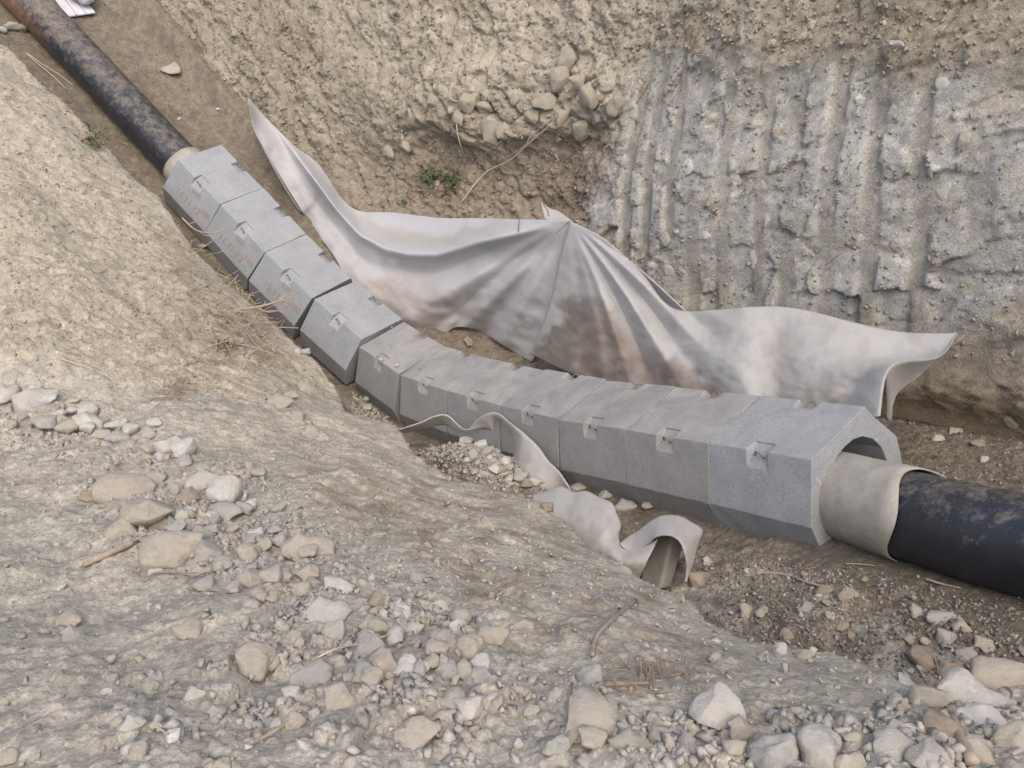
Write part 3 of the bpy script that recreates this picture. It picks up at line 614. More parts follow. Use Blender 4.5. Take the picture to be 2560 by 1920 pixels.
#   px, py (centre), width px, kind (b big, s slab), colour, label
ROCKS = [
 (312, 1222, 138, 's', 't', 'large tan flat-topped slab with a pale rim, upper left of the rubble'),
 (392, 1195, 52, 'b', 't', 'brownish upright block just right of the tan flat-topped slab'),
 (565, 1228, 110, 'b', 'p', 'white-topped rounded boulder at the right of the rubble pile'),
 (505, 1205, 72, 'b', 'p', 'whitish rough rock leaning left of the white-topped boulder'),
 (630, 1185, 62, 's', 'p', 'pinkish white wedge above the white-topped boulder'),
 (572, 1185, 36, 's', 'p', 'small white flat flake beside the pinkish wedge'),
 (375, 1288, 130, 'b', 't', 'big cream boulder behind the tall grey-tan rock'),
 (316, 1325, 98, 'b', 't', 'large dusty tan block at the left edge of the rubble pile'),
 (412, 1378, 165, 'b', 't', 'biggest rock, smooth grey-tan hump lying across the pile'),
 (517, 1382, 88, 'b', 'g', 'blue-grey angular block with a pale broken top'),
 (556, 1415, 60, 'b', 't', 'round tan stone in front of the blue-grey angular block'),
 (622, 1390, 72, 'b', 't', 'yellowish rounded stone right of the round tan stone'),
 (776, 1372, 122, 'b', 't', 'crumbly pinkish tan boulder at the edge of the slope'),
 (850, 1470, 88, 'b', 'p', 'tall pale cream rock standing in the middle of the rubble'),
 (822, 1525, 110, 's', 'p', 'whitish curved rock lying at the foot of the pale cream rock'),
 (392, 1427, 42, 's', 'p', 'small white chip lying below the smooth grey-tan hump'),
 (515, 1460, 62, 'b', 'g', 'grey half-buried stone under the curved root'),
 (700, 1440, 62, 'b', 'g', 'brown-grey stone below the yellowish rounded stone'),
 (560, 1275, 90, 's', 'g', 'grey cracked stone below the white-topped boulder'),
 (505, 1335, 62, 'b', 'g', 'light grey pebble-smooth stone above the blue-grey block'),
 (452, 1290, 46, 'b', 'p', 'pale corner stone between the cream boulder and the brown pair'),
 (478, 1240, 50, 'b', 'b', 'brown stone tucked under the whitish rough rock'),
 (507, 1250, 44, 'b', 'b', 'dark brown stone right beside the other brown stone'),
 (440, 1225, 44, 'b', 'g', 'grey upright stone right of the brownish block'),
 (225, 1240, 46, 'b', 'b', 'brown clod left of the tan flat-topped slab'),
 (380, 1120, 56, 'b', 't', 'white-faced wedge at the end of the upper rubble strip'),
 (462, 1155, 50, 'b', 'g', 'crumbly grey rock above the pile'),
 (386, 1058, 38, 'b', 'p', 'white pointed stone topping the upper rubble strip'),
 (370, 1085, 40, 'b', 'g', 'grey slab edge leaning under the white pointed stone'),
 (300, 1090, 70, 'b', 'g', 'pair-sized grey boulder in the upper rubble strip'),
 (225, 1060, 80, 'b', 'p', 'whitest boulder of the upper rubble strip'),
 (160, 1055, 54, 'b', 'g', 'rounded grey stone with a dark side in the upper rubble strip'),
 (80, 1010, 110, 'b', 'p', 'broad chalky boulder near the left end of the upper strip'),
 (15, 985, 72, 'b', 'p', 'chalky boulder cut off by the left picture edge'),
 (120, 1035, 62, 'b', 't', 'dusty tan stone right of the broad chalky boulder'),
 (20, 1035, 46, 's', 'g', 'grey shards below the chalky boulder at the left edge'),
 (255, 1085, 46, 'b', 't', 'tan squarish stone right of the whitest boulder'),
 (185, 998, 30, 's', 'p', 'small lone whitish flake above the upper rubble strip'),
 (700, 1000, 62, 's', 't', 'long flat tan stone under the dark ledge'),
 (727, 988, 34, 'b', 't', 'small rounded tan stone at the end of the long flat stone'),
 (740, 1038, 42, 's', 't', 'triangular flat tan stone below the long flat stone'),
 (778, 1072, 46, 's', 't', 'flat tan flake lower than the triangular stone'),
 (155, 1467, 30, 'b', 'p', 'bright white pebble on the sandy ground at left'),
 (470, 1568, 84, 's', 't', 'yellowish flat cake of earth left of the gravel'),
 (175, 1545, 66, 's', 't', 'low tan hump half sunk in the sandy track'),
 (185, 1585, 58, 'b', 'g', 'pale grey half-buried stone in the sandy track'),
 (625, 1512, 56, 's', 'g', 'thin grey flake with a shadow under it'),
 (640, 1655, 116, 'b', 't', 'big dusty tan wedge in the lower gravel'),
 (770, 1690, 112, 'b', 'g', 'large grey heart-shaped rock in the lower gravel'),
 (727, 1728, 52, 'b', 'p', 'cube-like cream stone at the foot of the heart-shaped rock'),
 (855, 1742, 90, 's', 't', 'long flat-topped tan stone right of the heart-shaped rock'),
 (805, 1757, 38, 'b', 't', 'round pitted tan stone below the long flat-topped stone'),
 (735, 1805, 58, 'b', 't', 'pale-topped block standing in the lower gravel'),
 (335, 1805, 62, 'b', 'p', 'whitish block in the left of the lower gravel'),
 (387, 1815, 34, 's', 'p', 'flat pale oval stone beside the whitish block'),
 (490, 1735, 62, 'b', 'p', 'bright grey-white lumpy stone in the middle of the lower gravel'),
 (540, 1870, 42, 'b', 'g', 'upright grey finger-shaped rock at the bottom edge'),
 (545, 1775, 48, 'b', 'g', 'rounded grey stone above the finger-shaped rock'),
 (433, 1840, 46, 'b', 'p', 'pale pointed stone left of the finger-shaped rock'),
 (375, 1720, 46, 'b', 't', 'tan pointed lump in the left lower gravel'),
 (267, 1725, 26, 'b', 'p', 'small round cream stone at the gravel edge'),
 (280, 1692, 34, 'b', 'g', 'small grey half-buried stone above the round cream stone'),
 (345, 1880, 60, 'b', 't', 'large yellowish flat stone at the bottom left gravel'),
 (25, 1890, 60, 's', 't', 'half-buried tan slab in the bottom left corner'),
 (920, 1620, 96, 'b', 'g', 'grey and white two-tone boulder in the middle gravel'),
 (930, 1555, 66, 'b', 't', 'yellowish block above the two-tone boulder'),
 (980, 1572, 48, 'b', 'g', 'squat grey block right of the yellowish block'),
 (965, 1665, 110, 'b', 't', 'dusty tan boulder below the two-tone boulder'),
 (1030, 1572, 46, 'b', 'p', 'pinkish grey stone right of the squat grey block'),
 (1100, 1520, 56, 's', 'p', 'bright white pointed stone alone at the top of the middle gravel'),
 (1003, 1528, 62, 's', 'p', 'pale broken slab left of the bright pointed stone'),
 (1175, 1620, 80, 'b', 't', 'tan block with a cream face in the middle gravel'),
 (1232, 1590, 78, 's', 't', 'sunken smooth tan boulder at the right of the middle gravel'),
 (1133, 1572, 36, 'b', 'g', 'small smooth stone left of the sunken boulder'),
 (1125, 1680, 74, 'b', 'g', 'light grey angular rock with a lit top edge'),
 (1195, 1690, 58, 'b', 'g', 'grey rounded rock right of the light grey angular one'),
 (1085, 1650, 50, 'b', 't', 'tan lump between the dusty boulder and the grey angular rock'),
 (1140, 1740, 84, 's', 'g', 'pale grey flat shard below the angular rocks'),
 (1195, 1752, 64, 's', 'g', 'long low grey stone beside the pale flat shard'),
 (952, 1500, 62, 'b', 'b', 'dark wedge-shaped stone with a sharp shadow'),
 (1050, 1442, 50, 's', 'g', 'rounded grey stone on the bare slope'),
 (1045, 1830, 130, 's', 't', 'low tan mound with scattered chips at the bottom'),
 (1474, 1690, 72, 'b', 'g', 'tall smooth grey stone standing on the grey-green boulder'),
 (1470, 1775, 175, 's', 't', 'broad dusty grey-green boulder under the tall smooth stone'),
 (1390, 1860, 70, 'b', 'g', 'blocky grey rock left below the broad boulder'),
 (1480, 1840, 84, 'b', 't', 'tan wedge split in two below the broad boulder'),
 (1297, 1860, 30, 'b', 'p', 'small whitish angular stone at the bottom centre'),
 (1330, 1775, 40, 'b', 'g', 'small rounded grey stone left of the broad boulder'),
 (1790, 1770, 128, 'b', 'p', 'large pale rock with dirty underside resting on the slope'),
 (1578, 1850, 110, 'b', 't', 'tan block with white chips on its top'),
 (1660, 1840, 84, 'b', 't', 'rounded brown-tan stone between two rough blocks'),
 (1725, 1860, 74, 'b', 'g', 'rough crusty grey block standing on end'),
 (1826, 1868, 62, 'b', 't', 'egg-shaped cream stone at the lower right'),
 (1850, 1822, 70, 'b', 't', 'tan flat block behind the egg-shaped stone'),
 (1930, 1885, 130, 'b', 'g', 'large grey rock with a crooked top at the bottom edge'),
 (2040, 1870, 132, 'b', 'g', 'broad flat-topped light grey boulder near the bottom edge'),
 (2120, 1905, 80, 'b', 't', 'yellowish pyramid stone at the bottom edge'),
 (2125, 1845, 62, 'b', 't', 'dirty yellow block right of the broad grey boulder'),
 (2250, 1820, 72, 's', 'p', 'whitish angular plate on the brown soil'),
 (2230, 1862, 120, 's', 'g', 'grey-white slab below the whitish plate'),
 (2320, 1890, 100, 'b', 'g', 'dull grey block at the lower right'),
 (2345, 1820, 150, 's', 'b', 'long brown smooth boulder behind the whitish plate'),
 (2320, 1745, 110, 'b', 't', 'square-faced tan block below the crest at right'),
 (2245, 1755, 60, 'b', 't', 'smaller tan knob left of the square-faced block'),
 (2430, 1745, 190, 's', 'p', 'long pale slab sloping down at the right'),
 (2450, 1800, 140, 's', 'p', 'bright beige slab below the long pale slab'),
 (2530, 1850, 110, 'b', 't', 'dusty boulder cut off by the right picture edge'),
 (2440, 1880, 90, 'b', 't', 'brown-tan stone in the lower right corner pile'),
 (2500, 1690, 150, 's', 't', 'big smooth tan rock rising at the right edge'),
 (2260, 1700, 60, 's', 'p', 'whitish flat stone on the crest at right'),
 (1950, 1628, 44, 'b', 'p', 'pale rough stone crowning the small crest'),
 (2010, 1640, 40, 'b', 't', 'small knobbly stone next to the pale rough stone'),
]
# stones lying on the trench floor
FROCKS = [
 (1745, 1450, 62, 'b', 'b', 'brown blocky stone beside the hanging felt tail'),
 (1770, 1403, 30, 'b', 'p', 'small whitish stone behind the brown blocky stone'),
 (1870, 1425, 22, 's', 'p', 'upright whitish chip on the brown floor'),
 (1860, 1530, 40, 'b', 't', 'tan stone, left one of the pair on the floor'),
 (1905, 1528, 42, 'b', 't', 'tan stone, right one of the pair on the floor'),
 (2020, 1515, 46, 's', 't', 'flat grey-tan stone right of the pair on the floor'),
 (2075, 1535, 28, 's', 't', 'small flat tan stone on the floor'),
 (2060, 1478, 40, 'b', 'b', 'brown stone at the end of the crooked stick'),
 (2120, 1488, 54, 'b', 'b', 'brown lump right of the stick end'),
 (2290, 1525, 48, 's', 'g', 'grey slab stone below the black pipe'),
 (2350, 1545, 70, 's', 'g', 'wide grey flat stone right of the grey slab stone'),
 (2400, 1570, 54, 'b', 't', 'tan-grey stone touching the wide flat one'),
 (2360, 1590, 56, 'b', 'g', 'light grey chunk below the wide flat stone'),
 (2460, 1605, 56, 'b', 't', 'pale-capped stone towards the right edge'),
 (2415, 1630, 52, 's', 'g', 'slanting grey shard in the floor rubble'),
 (2300, 1650, 70, 'b', 'b', 'dusty brown block above the crest at right'),
 (2385, 1675, 78, 'b', 'b', 'largest brown block of the floor rubble at right'),
 (2460, 1665, 70, 's', 'b', 'flat brown block behind the crest at the right'),
 (1965, 1590, 46, 'b', 'b', 'brown clod just behind the small crest'),
 (2030, 1620, 20, 'b', 'p', 'tiny whitish stone behind the small crest'),
 (1240, 1085, 44, 's', 'g', 'upright pointed grey shard behind the wavy felt'),
 (1290, 1082, 22, 'b', 'b', 'small pinkish cube stone right of the upright shard'),
 (1285, 1098, 34, 's', 'g', 'dark flat chip under the pinkish cube stone'),
 (1258, 1175, 42, 's', 'p', 'light flat stone in the middle of the gravel heap'),
 (1330, 1205, 34, 'b', 'p', 'light grey faceted stone low in the gravel heap'),
 (1350, 1150, 38, 's', 'g', 'grey slab stone under the felt edge on the heap'),
 (1390, 1210, 26, 'b', 'g', 'square grey stone at the right foot of the heap'),
 (1372, 1180, 30, 'b', 'p', 'pale wedge stone on the right side of the heap'),
 (1376, 1160, 22, 'b', 'b', 'brown cube stone touching the felt edge'),
 (1370, 1262, 38, 'b', 'b', 'round brown stone lying on the crumpled felt'),
 (1163, 1045, 34, 'b', 'b', 'round brown stone in the dip of the wavy felt'),
 (1445, 1220, 38, 'b', 'g', 'grey stone against the third weight from the near end'),
 (1518, 1232, 46, 'b', 'g', 'lumpy grey stone by the block joint'),
 (1560, 1262, 58, 'b', 'g', 'crumbly grey clod at the block foot, left one'),
 (1620, 1265, 36, 'b', 'g', 'crumbly grey clod at the block foot, right one'),
 (1608, 935, 60, 'b', 'g', 'large grey stone between the weights and the stained felt'),
 (1515, 937, 34, 'b', 'g', 'grey stone standing behind the row, left of the large one'),
 (1172, 852, 30, 'b', 'b', 'brown stone at the edge of the muddy puddle'),
 (927, 985, 40, 's', 'g', 'long grey flat stone by the dusty weights'),
 (950, 975, 26, 'b', 'p', 'whitish stone on the small rubble beside the dusty weights'),
 (995, 1003, 18, 's', 'p', 'thin upright white sliver at the block joint'),
 (765, 875, 30, 'b', 'g', 'grey stone pair wedged beside the fourth weight'),
 (745, 880, 22, 'b', 'p', 'pale stone beside the wedged grey stone'),
 (505, 617, 22, 'b', 'g', 'grey stone at the foot of the second weight'),
 (433, 175, 48, 'b', 't', 'lone tan boulder between pipe and far wall'),
 (30, 68, 36, 'b', 'g', 'oval grey boulder by the pipe in the upper left corner'),
 (65, 75, 38, 'b', 'b', 'reddish brown rock beside the oval grey boulder'),
 (8, 78, 28, 'b', 'g', 'grey boulder at the left picture edge by the pipe'),
 (938, 782, 20, 'b', 'g', 'small grey block resting by the felt behind the fourth weight'),
 (545, 270, 12, 's', 'p', 'white flat pebble on the floor near the far wall'),
 (445, 297, 12, 's', 'p', 'white pebble right beside the black pipe'),
 (2150, 1095, 30, 's', 'g', 'whitish stone on the slope right of the nearest weight'),
 (2345, 1095, 34, 'b', 'p', 'white stone above the near end of the felt wrap'),
 (2440, 1110, 42, 'b', 'b', 'long brown rock leaning on the slope at right'),
 (2390, 1075, 34, 's', 't', 'square tan slab behind the long brown rock'),
 (2460, 1148, 24, 'b', 'p', 'small white stone right above the pipe'),
]
def rock_from(px, py, wpx, kind, colr, label, i, group):
    j, p = pick(GV, GPP, px, py + wpx * .12)
    d = GPP[j, 2]; size = wpx * d / FPX * 1.2
    me = (SLABM if kind == 's' else BIG)[i * 7 % (6 if kind == 's' else 12)]
    rr = random.Random(i * 13 + 5)
    sz = rr.uniform(.75, .95); sy = rr.uniform(.75, 1.0)
    hh = size * sz * (.42 if kind == 's' else .7) * .5
    o = put_rock('rock', me, MATS[colr], (p[0], p[1], p[2] + hh * .45), size, rr.uniform(-.5, .5) + (math.pi if i % 2 else 0), rr.uniform(-.25, .25), sy, sz)
    tag(o, label, 'rock', group); return o
for i, r_ in enumerate(ROCKS): rock_from(*r_, i, 'rocks of the rubble on the near bank')
for i, r_ in enumerate(FROCKS): rock_from(*r_, i + 500, 'stones lying on the trench floor')

# medium stones scattered in clusters
rubble_hits = []
flat_m = (m_rub * (.10 + 1.9 * np.clip(NSP + .3 * fbm(X * .8, Y * .8, 88, 2) + .06, 0, 1))).ravel()[GI]
inv = (GPP[:, 0] > 0) & (GPP[:, 0] < 2560) & (GPP[:, 1] > 0) & (GPP[:, 1] < 1920)
area = (np.gradient(yy)[:, None] * np.gradient(X, axis=1)).ravel()[GI]
def scatter(weight, n, seed):
    r = np.random.default_rng(seed); pw = weight * area; pw = pw / pw.sum()
    return r.choice(len(GI), n, p=pw)
def place_group(weight, n, seed, smin, smax, label, group, mats, name='stone'):
    r = random.Random(seed)
    for j in scatter(weight, n, seed):
        p = GV[j].astype(float); size = smin + (smax - smin) * r.random() ** 1.8
        o = put_rock(name, r.choice(BIG if size > .07 else SMALL), r.choice(mats), (p[0] + r.uniform(-.02, .02), p[1], p[2] + size * .04), size, r.uniform(0, 6.28), r.uniform(-.3, .3), r.uniform(.7, 1), r.uniform(.6, .95))
        tag(o, label, 'stone', group)
GPX, GPY = GPP[:, 0], GPP[:, 1]
def box(x0, y0, x1, y1): return ((GPX > x0) & (GPX < x1) & (GPY > y0) & (GPY < y1)).astype(float)
place_group(flat_m * inv * box(300, 1480, 1350, 1920), 28, 3, .03, .10, 'dusty angular stone among many alike in the lower gravel', 'stones of the lower gravel', [M_GREY, M_TAN, M_TAN, M_PALE])
place_group(flat_m * inv * box(1350, 1700, 2560, 1920), 34, 4, .03, .10, 'dusty angular stone among many alike at the bottom right', 'stones of the bottom right rubble', [M_GREY, M_TAN, M_BROWN])
mfl = (m_floor.ravel()[GI]) * inv * (np.abs(T_.ravel()[GI]) > .75)
heapw = np.exp(-((S_.ravel()[GI] - S_DIP - 3.5) / .75) ** 2 - ((T_.ravel()[GI] + 1.02) / .36) ** 2) * (m_floor.ravel()[GI])
def place_poly(poly, n, seed, smin, smax, label, group, mats, deep=None):
    r = random.Random(seed); P = np.array(poly, float); k = 0
    x0, y0 = P.min(0); x1, y1 = P.max(0)
    while k < n:
        px, py = r.uniform(x0, x1), r.uniform(y0, y1)
        if pix_mask(np.array([px]), np.array([py]), poly, 1)[0] < .5: continue
        p = gpick(px, py); size = smin + (smax - smin) * r.random() ** 1.6; k += 1
        o = put_rock('stone', r.choice(BIG if size > .07 else SMALL), r.choice(mats), (p[0], p[1], p[2] + size * .25), size, r.uniform(0, 6.28), r.uniform(-.3, .3), r.uniform(.7, 1), r.uniform(.6, .95))
        tag(o, label, 'stone', group)
place_poly([(0, 965), (120, 985), (300, 1045), (480, 1130), (440, 1175), (250, 1130), (0, 1060)], 34, 31, .10, .32, 'angular pale stone among many alike in the upper rubble strip', 'stones of the upper rubble strip', [M_GREY, M_PALE, M_PALE, M_TAN])
place_poly([(430, 1195), (640, 1165), (720, 1300), (800, 1420), (880, 1520), (640, 1500), (520, 1440), (430, 1370)], 54, 32, .07, .20, 'angular dusty stone among many alike in the rubble pile', 'stones of the rubble pile', [M_GREY, M_TAN, M_TAN, M_PALE])
place_poly([(860, 1500), (1130, 1500), (1250, 1650), (1230, 1780), (1000, 1780), (700, 1700), (720, 1600)], 44, 33, .05, .15, 'angular dusty stone among many alike in the middle gravel', 'stones of the middle gravel', [M_GREY, M_TAN, M_TAN, M_PALE])
HP = [(1150, 1110), (1235, 1085), (1330, 1120), (1405, 1215), (1360, 1240), (1270, 1215), (1190, 1190)]
place_poly(HP, 60, 5, .09, .21, 'grey broken stone of the heap between bank and weights', 'stones of the gravel heap beside the weights', [M_GREY, M_GREY, M_PALE, M_BROWN, M_TAN])
place_poly([(885, 950), (1000, 1000), (1080, 1040), (1000, 1060), (900, 1020)], 18, 15, .06, .16, 'grey broken stone of the small rubble at the foot of the dusty weights', 'stones at the foot of the dusty weights', [M_GREY, M_GREY, M_BROWN, M_TAN])
FP = [(1730, 1400), (1900, 1420), (2150, 1430), (2560, 1540), (2560, 1650), (2300, 1690), (2050, 1630), (1880, 1580)]
place_poly(FP, 34, 16, .03, .10, 'brownish stone among many alike on the near trench floor', 'stones of the near trench floor', [M_BROWN, M_TAN, M_GREY, M_BROWN])

def describe_stones():
    known = [(r_[0], r_[1], r_[5]) for r_ in ROCKS + FROCKS]; used = set(o.get('label') for o in bpy.data.objects)
    def short(t):
        for cut in (',', ' with ', ' in the ', ' at the ', ' lying ', ' leaning ', ' of the ', ' on the ', ' beside ', ' below ', ' above ', ' under ', ' right of ', ' left of ', ' near ', ' between ', ' behind ', ' cut off', ' half ', ' just ', ' towards ', ' standing ', ' resting ', ' touching ', ' tucked ', ' alone ', ' wedged ', ' low '):
            if cut in t: t = t.split(cut)[0]
        return ' '.join(t.split()[:5])
    cn = {M_TAN.name: 'tan', M_GREY.name: 'grey', M_PALE.name: 'pale', M_BROWN.name: 'brown'}
    for o in [o for o in bpy.data.objects if o.name.split('.')[0] == 'stone' and o.get('category') == 'stone']:
        p = np.array(o.location)[None]; x, y, d = (float(v[0]) for v in proj(p)); w_ = o.scale[0] * FPX / d
        sz = 'tiny' if w_ < 16 else 'small' if w_ < 30 else 'middle-sized' if w_ < 50 else 'larger'
        c_ = cn.get(o.data.materials[0].name, 'dusty'); near_ = sorted(known, key=lambda k: (k[0] - x) ** 2 + (k[1] - y) ** 2)[:5]
        opts = []
        for k in near_:
            dx, dy = x - k[0], y - k[1]
            dr = ('just right of' if dx > 0 else 'just left of') if abs(dx) > abs(dy) else ('just below' if dy > 0 else 'just above')
            opts.append(f"{sz} {c_} stone {dr} the {short(k[2])}")
        for t in opts + [a_.replace(' just ', ' some way ') for a_ in opts]:
            if t not in used and len(t.split()) <= 16: o['label'] = t; used.add(t); break
describe_stones()
# joined gravel
tri_src = []
for i in range(8):
    me = rock_mesh('tmp', 400 + i, 8, .75); me.calc_loop_triangles()
    v = np.array([tuple(q.co) for q in me.vertices]); f = np.array([tuple(t.vertices) for t in me.loop_triangles])
    tri_src.append((v, f)); bpy.data.meshes.remove(me)
def rotm(r, n):
    q = r.normal(size=(n, 4)); q /= np.linalg.norm(q, axis=1)[:, None]; a, b, c, d = q.T
    return np.stack([np.stack([1 - 2 * (c * c + d * d), 2 * (b * c - a * d), 2 * (b * d + a * c)], -1),
                     np.stack([2 * (b * c + a * d), 1 - 2 * (b * b + d * d), 2 * (c * d - a * b)], -1),
                     np.stack([2 * (b * d - a * c), 2 * (c * d + a * b), 1 - 2 * (b * b + c * c)], -1)], 1)
def gravel(name, pts, sizes, m, label, seed, parent=None):
    r = np.random.default_rng(seed); VV = []; FF = []; off = 0; idx = r.integers(0, 8, len(pts))
    for k in range(8):
        sel = np.nonzero(idx == k)[0]
        if not len(sel): continue
        v, f = tri_src[k]; Rm = rotm(r, len(sel))
        P = np.einsum('nij,vj->nvi', Rm, v) * sizes[sel, None, None] + pts[sel, None, :]
        VV.append(P.reshape(-1, 3)); FF.append((f[None] + (np.arange(len(sel)) * len(v))[:, None, None] + off).reshape(-1, 3)); off += len(sel) * len(v)
    o = mesh_obj(name, np.vstack(VV), np.vstack(FF), m, parent); o['kind'] = 'stuff'; o['label'] = label; return o
def gp(weight, n, seed, smin, smax, pw=3.0):
    j = scatter(weight, n, seed); r = np.random.default_rng(seed + 99); s = smin + (smax - smin) * r.random(n) ** pw
    P = GV[j].astype(float) + np.stack([r.normal(0, .012, n), r.normal(0, .012, n), s * .02], 1); return P, s
vis = inv * 1.0
near = 1 / (GPP[:, 2] ** 1.2)
Pg, sg = gp((flat_m ** 1.6 + .006) * vis * (1 - m_floor.ravel()[GI]) * near, 7000, 11, .010, .10, 2.6)
gravel('gravel', Pg, sg, M_GRAVEL, 'loose grey and tan gravel spread over the near bank', 1)
wbank = (1 - m_floor.ravel()[GI]) * vis * near * (.45 + np.clip(NSP.ravel()[GI] * 1.5 + .3, 0, 1)) * (1 + 1.2 * (GPP[:, 1] < 1500))
Pg, sg = gp(wbank * (1 - .75 * (GPP[:, 0] < 700) * (GPP[:, 1] > 1450)), 10000, 15, .008, .05, 3.6)
gravel('crumbs', Pg, sg, M_CRUMB, 'small earth crumbs lying all over the near bank', 15)
Pg, sg = gp(mfl * (.3 + np.clip(NSP.ravel()[GI] + .3, 0, 1)) * (1 + 5 * heapw) , 7000, 12, .012, .08, 3.0)
gravel('gravel', Pg, sg, M_FGRAVEL, 'brown loose gravel on the trench floor', 2)
fpm = pix_mask(GPX, GPY, [(1700, 1380), (1900, 1400), (2200, 1440), (2560, 1520), (2560, 1700), (2300, 1700), (2050, 1640), (1850, 1590)], 25) * m_floor.ravel()[GI]
Pg, sg = gp(fpm, 5500, 17, .008, .055, 2.8)
gravel('gravel', Pg, sg, M_FGRAVEL, 'brown clods and chips on the near trench floor', 18)
Pg, sg = gp(mfl * (GPX > 1500) * (GPY > 1250) + mfl * (GPX > 2100) * (GPY > 950), 5000, 19, .008, .05, 3.0)
gravel('gravel', Pg, sg, M_FGRAVEL, 'small brown chips round the nearest weight', 20)
Pg, sg = gp(mfl * box(200, 60, 620, 430), 260, 21, .012, .05, 2.0)
gravel('gravel', Pg, sg, M_GRAVEL, 'scattered whitish pebbles between the far pipe and the wall', 22)
Pg, sg = gp(heapw + .5 * box(880, 950, 1010, 1080) * m_floor.ravel()[GI] * (T_.ravel()[GI] < -.6), 2600, 13, .03, .10, 2.0)
gravel('gravel', Pg, sg, M_GRAVEL, 'grey broken gravel heaped beside the concrete weights', 3)
Pg, sg = gp((m_yel.ravel()[GI] * vis) * (.4 + np.clip(NSP.ravel()[GI] * 2, 0, 1)), 4000, 14, .012, .07, 3.4)
gravel('gravel', Pg, sg, M_CLOD, 'small clods on the yellowish bank slope', 4)

# rocks and clods that are pieces of the wall
WR = [(1360, 255, 62), (1405, 300, 58), (1450, 320, 66), (1500, 290, 56), (1540, 262, 60), (1480, 240, 80), (1400, 200, 70), (1330, 290, 44), (1268, 330, 62), (1215, 265, 44),
      (1170, 255, 54), (1130, 280, 40), (1225, 325, 70), (1290, 250, 40), (1020, 365, 44), (1010, 345, 34), (978, 380, 40), (1270, 345, 26), (1150, 300, 46),
      (1420, 150, 66), (1450, 205, 46), (1480, 215, 40), (1510, 220, 36), (1340, 335, 40), (1395, 345, 30)]
for i, (px, py, wpx) in enumerate(WR):
    p, nv = wpick(px, py); d = proj(p)[2]; s = wpx * d / FPX
    put_rock('clod', BIG[i % 12], M_CLOD, p + nv * s * .08, s * 1.15, i * 1.7, 0, .9, .9, wall, nv)
WR2 = [(2235, 115, 52, 'p'), (2160, 97, 46, 't'), (2030, 60, 34, 't'), (2000, 62, 24, 'p'), (2210, 55, 26, 'p'), (2255, 70, 26, 't'), (2360, 65, 34, 'g'), (1835, 185, 44, 'p'), (1870, 180, 30, 't'),
       (1820, 260, 50, 'p'), (1720, 415, 60, 'p'), (1900, 470, 60, 'g'), (2110, 400, 60, 'g'), (2360, 210, 60, 'p'), (2355, 480, 70, 'p'), (2230, 420, 50, 'p'), (2390, 265, 50, 'g'),
       (1655, 610, 80, 'g'), (1665, 680, 70, 'p'), (1760, 590, 50, 'p'), (1880, 660, 90, 'p'), (1990, 590, 60, 'g'), (2160, 560, 60, 'g'), (2150, 590, 44, 'p'), (1990, 240, 60, 'g'), (2150, 250, 44, 'p'),
       (2290, 380, 40, 'g'), (2400, 350, 60, 'g'), (2190, 500, 56, 'g'), (2080, 520, 50, 'g'), (2250, 620, 70, 'g'), (2470, 560, 70, 'g'), (2500, 300, 50, 'g'), (2110, 700, 50, 'g'), (1560, 560, 50, 'g'), (1600, 640, 44, 'g'),
       (2540, 880, 60, 'g'), (2530, 1060, 60, 'g'), (2500, 700, 60, 'g')]
for i, (px, py, wpx, c) in enumerate(WR2):
    p, nv = wpick(px, py); d = proj(p)[2]; s = wpx * d / FPX
    put_rock('stone', BIG[(i * 5) % 12], M_WALLR if c == 'g' else MATS[c], p - nv * s * .12, s, i * 2.3, 0, .8, .6, wall, nv)
WX_, WY_, WD = WP.T; wv_in = (WX_ > 0) & (WX_ < 2560) & (WY_ > -20) & (WY_ < 900)
mr_f = m_rk.ravel()
def wscatter(weight, n, seed): r = np.random.default_rng(seed); q = weight / weight.sum(); return r.choice(len(q), n, p=q)
r = random.Random(77)
for j in wscatter(wv_in * (mr_f > .6) * (1 - groove.ravel()), 90, 21):
    s = r.uniform(.08, .26); put_rock('stone', r.choice(SLABM + BIG), M_WALLR, wv[j].astype(float) - WN[j] * s * .14, s, r.uniform(0, 6), 0, r.uniform(.6, 1), .6, wall, WN[j])
for j in wscatter(wv_in * (mr_f < .3) * 1.0, 110, 22):
    s = r.uniform(.05, .17); put_rock('clod', r.choice(BIG), M_CLOD, wv[j].astype(float) - WN[j] * s * .05, s, r.uniform(0, 6), 0, r.uniform(.7, 1), .75, wall, WN[j])
j = wscatter(wv_in * (.35 + np.clip(k2.ravel() * 2, 0, 1)) * (1 - .85 * mr_f), 11000, 23); rr_ = np.random.default_rng(5)
s = .015 + .08 * rr_.random(len(j)) ** 3
o = gravel('crumbs', wv[j].astype(float) + WN[j] * (s * .12)[:, None], s, M_CLOD, 'small crumbs sticking to the cut face', 6, wall)
j = wscatter(wv_in * (mr_f > .5) * (1 - groove.ravel()) * 1.0, 1800, 24); s = .012 + .07 * rr_.random(len(j)) ** 3
gravel('chips', wv[j].astype(float) + WN[j] * (s * .05)[:, None], s, M_WALLR, 'small rock chips on the grooved face', 7, wall)

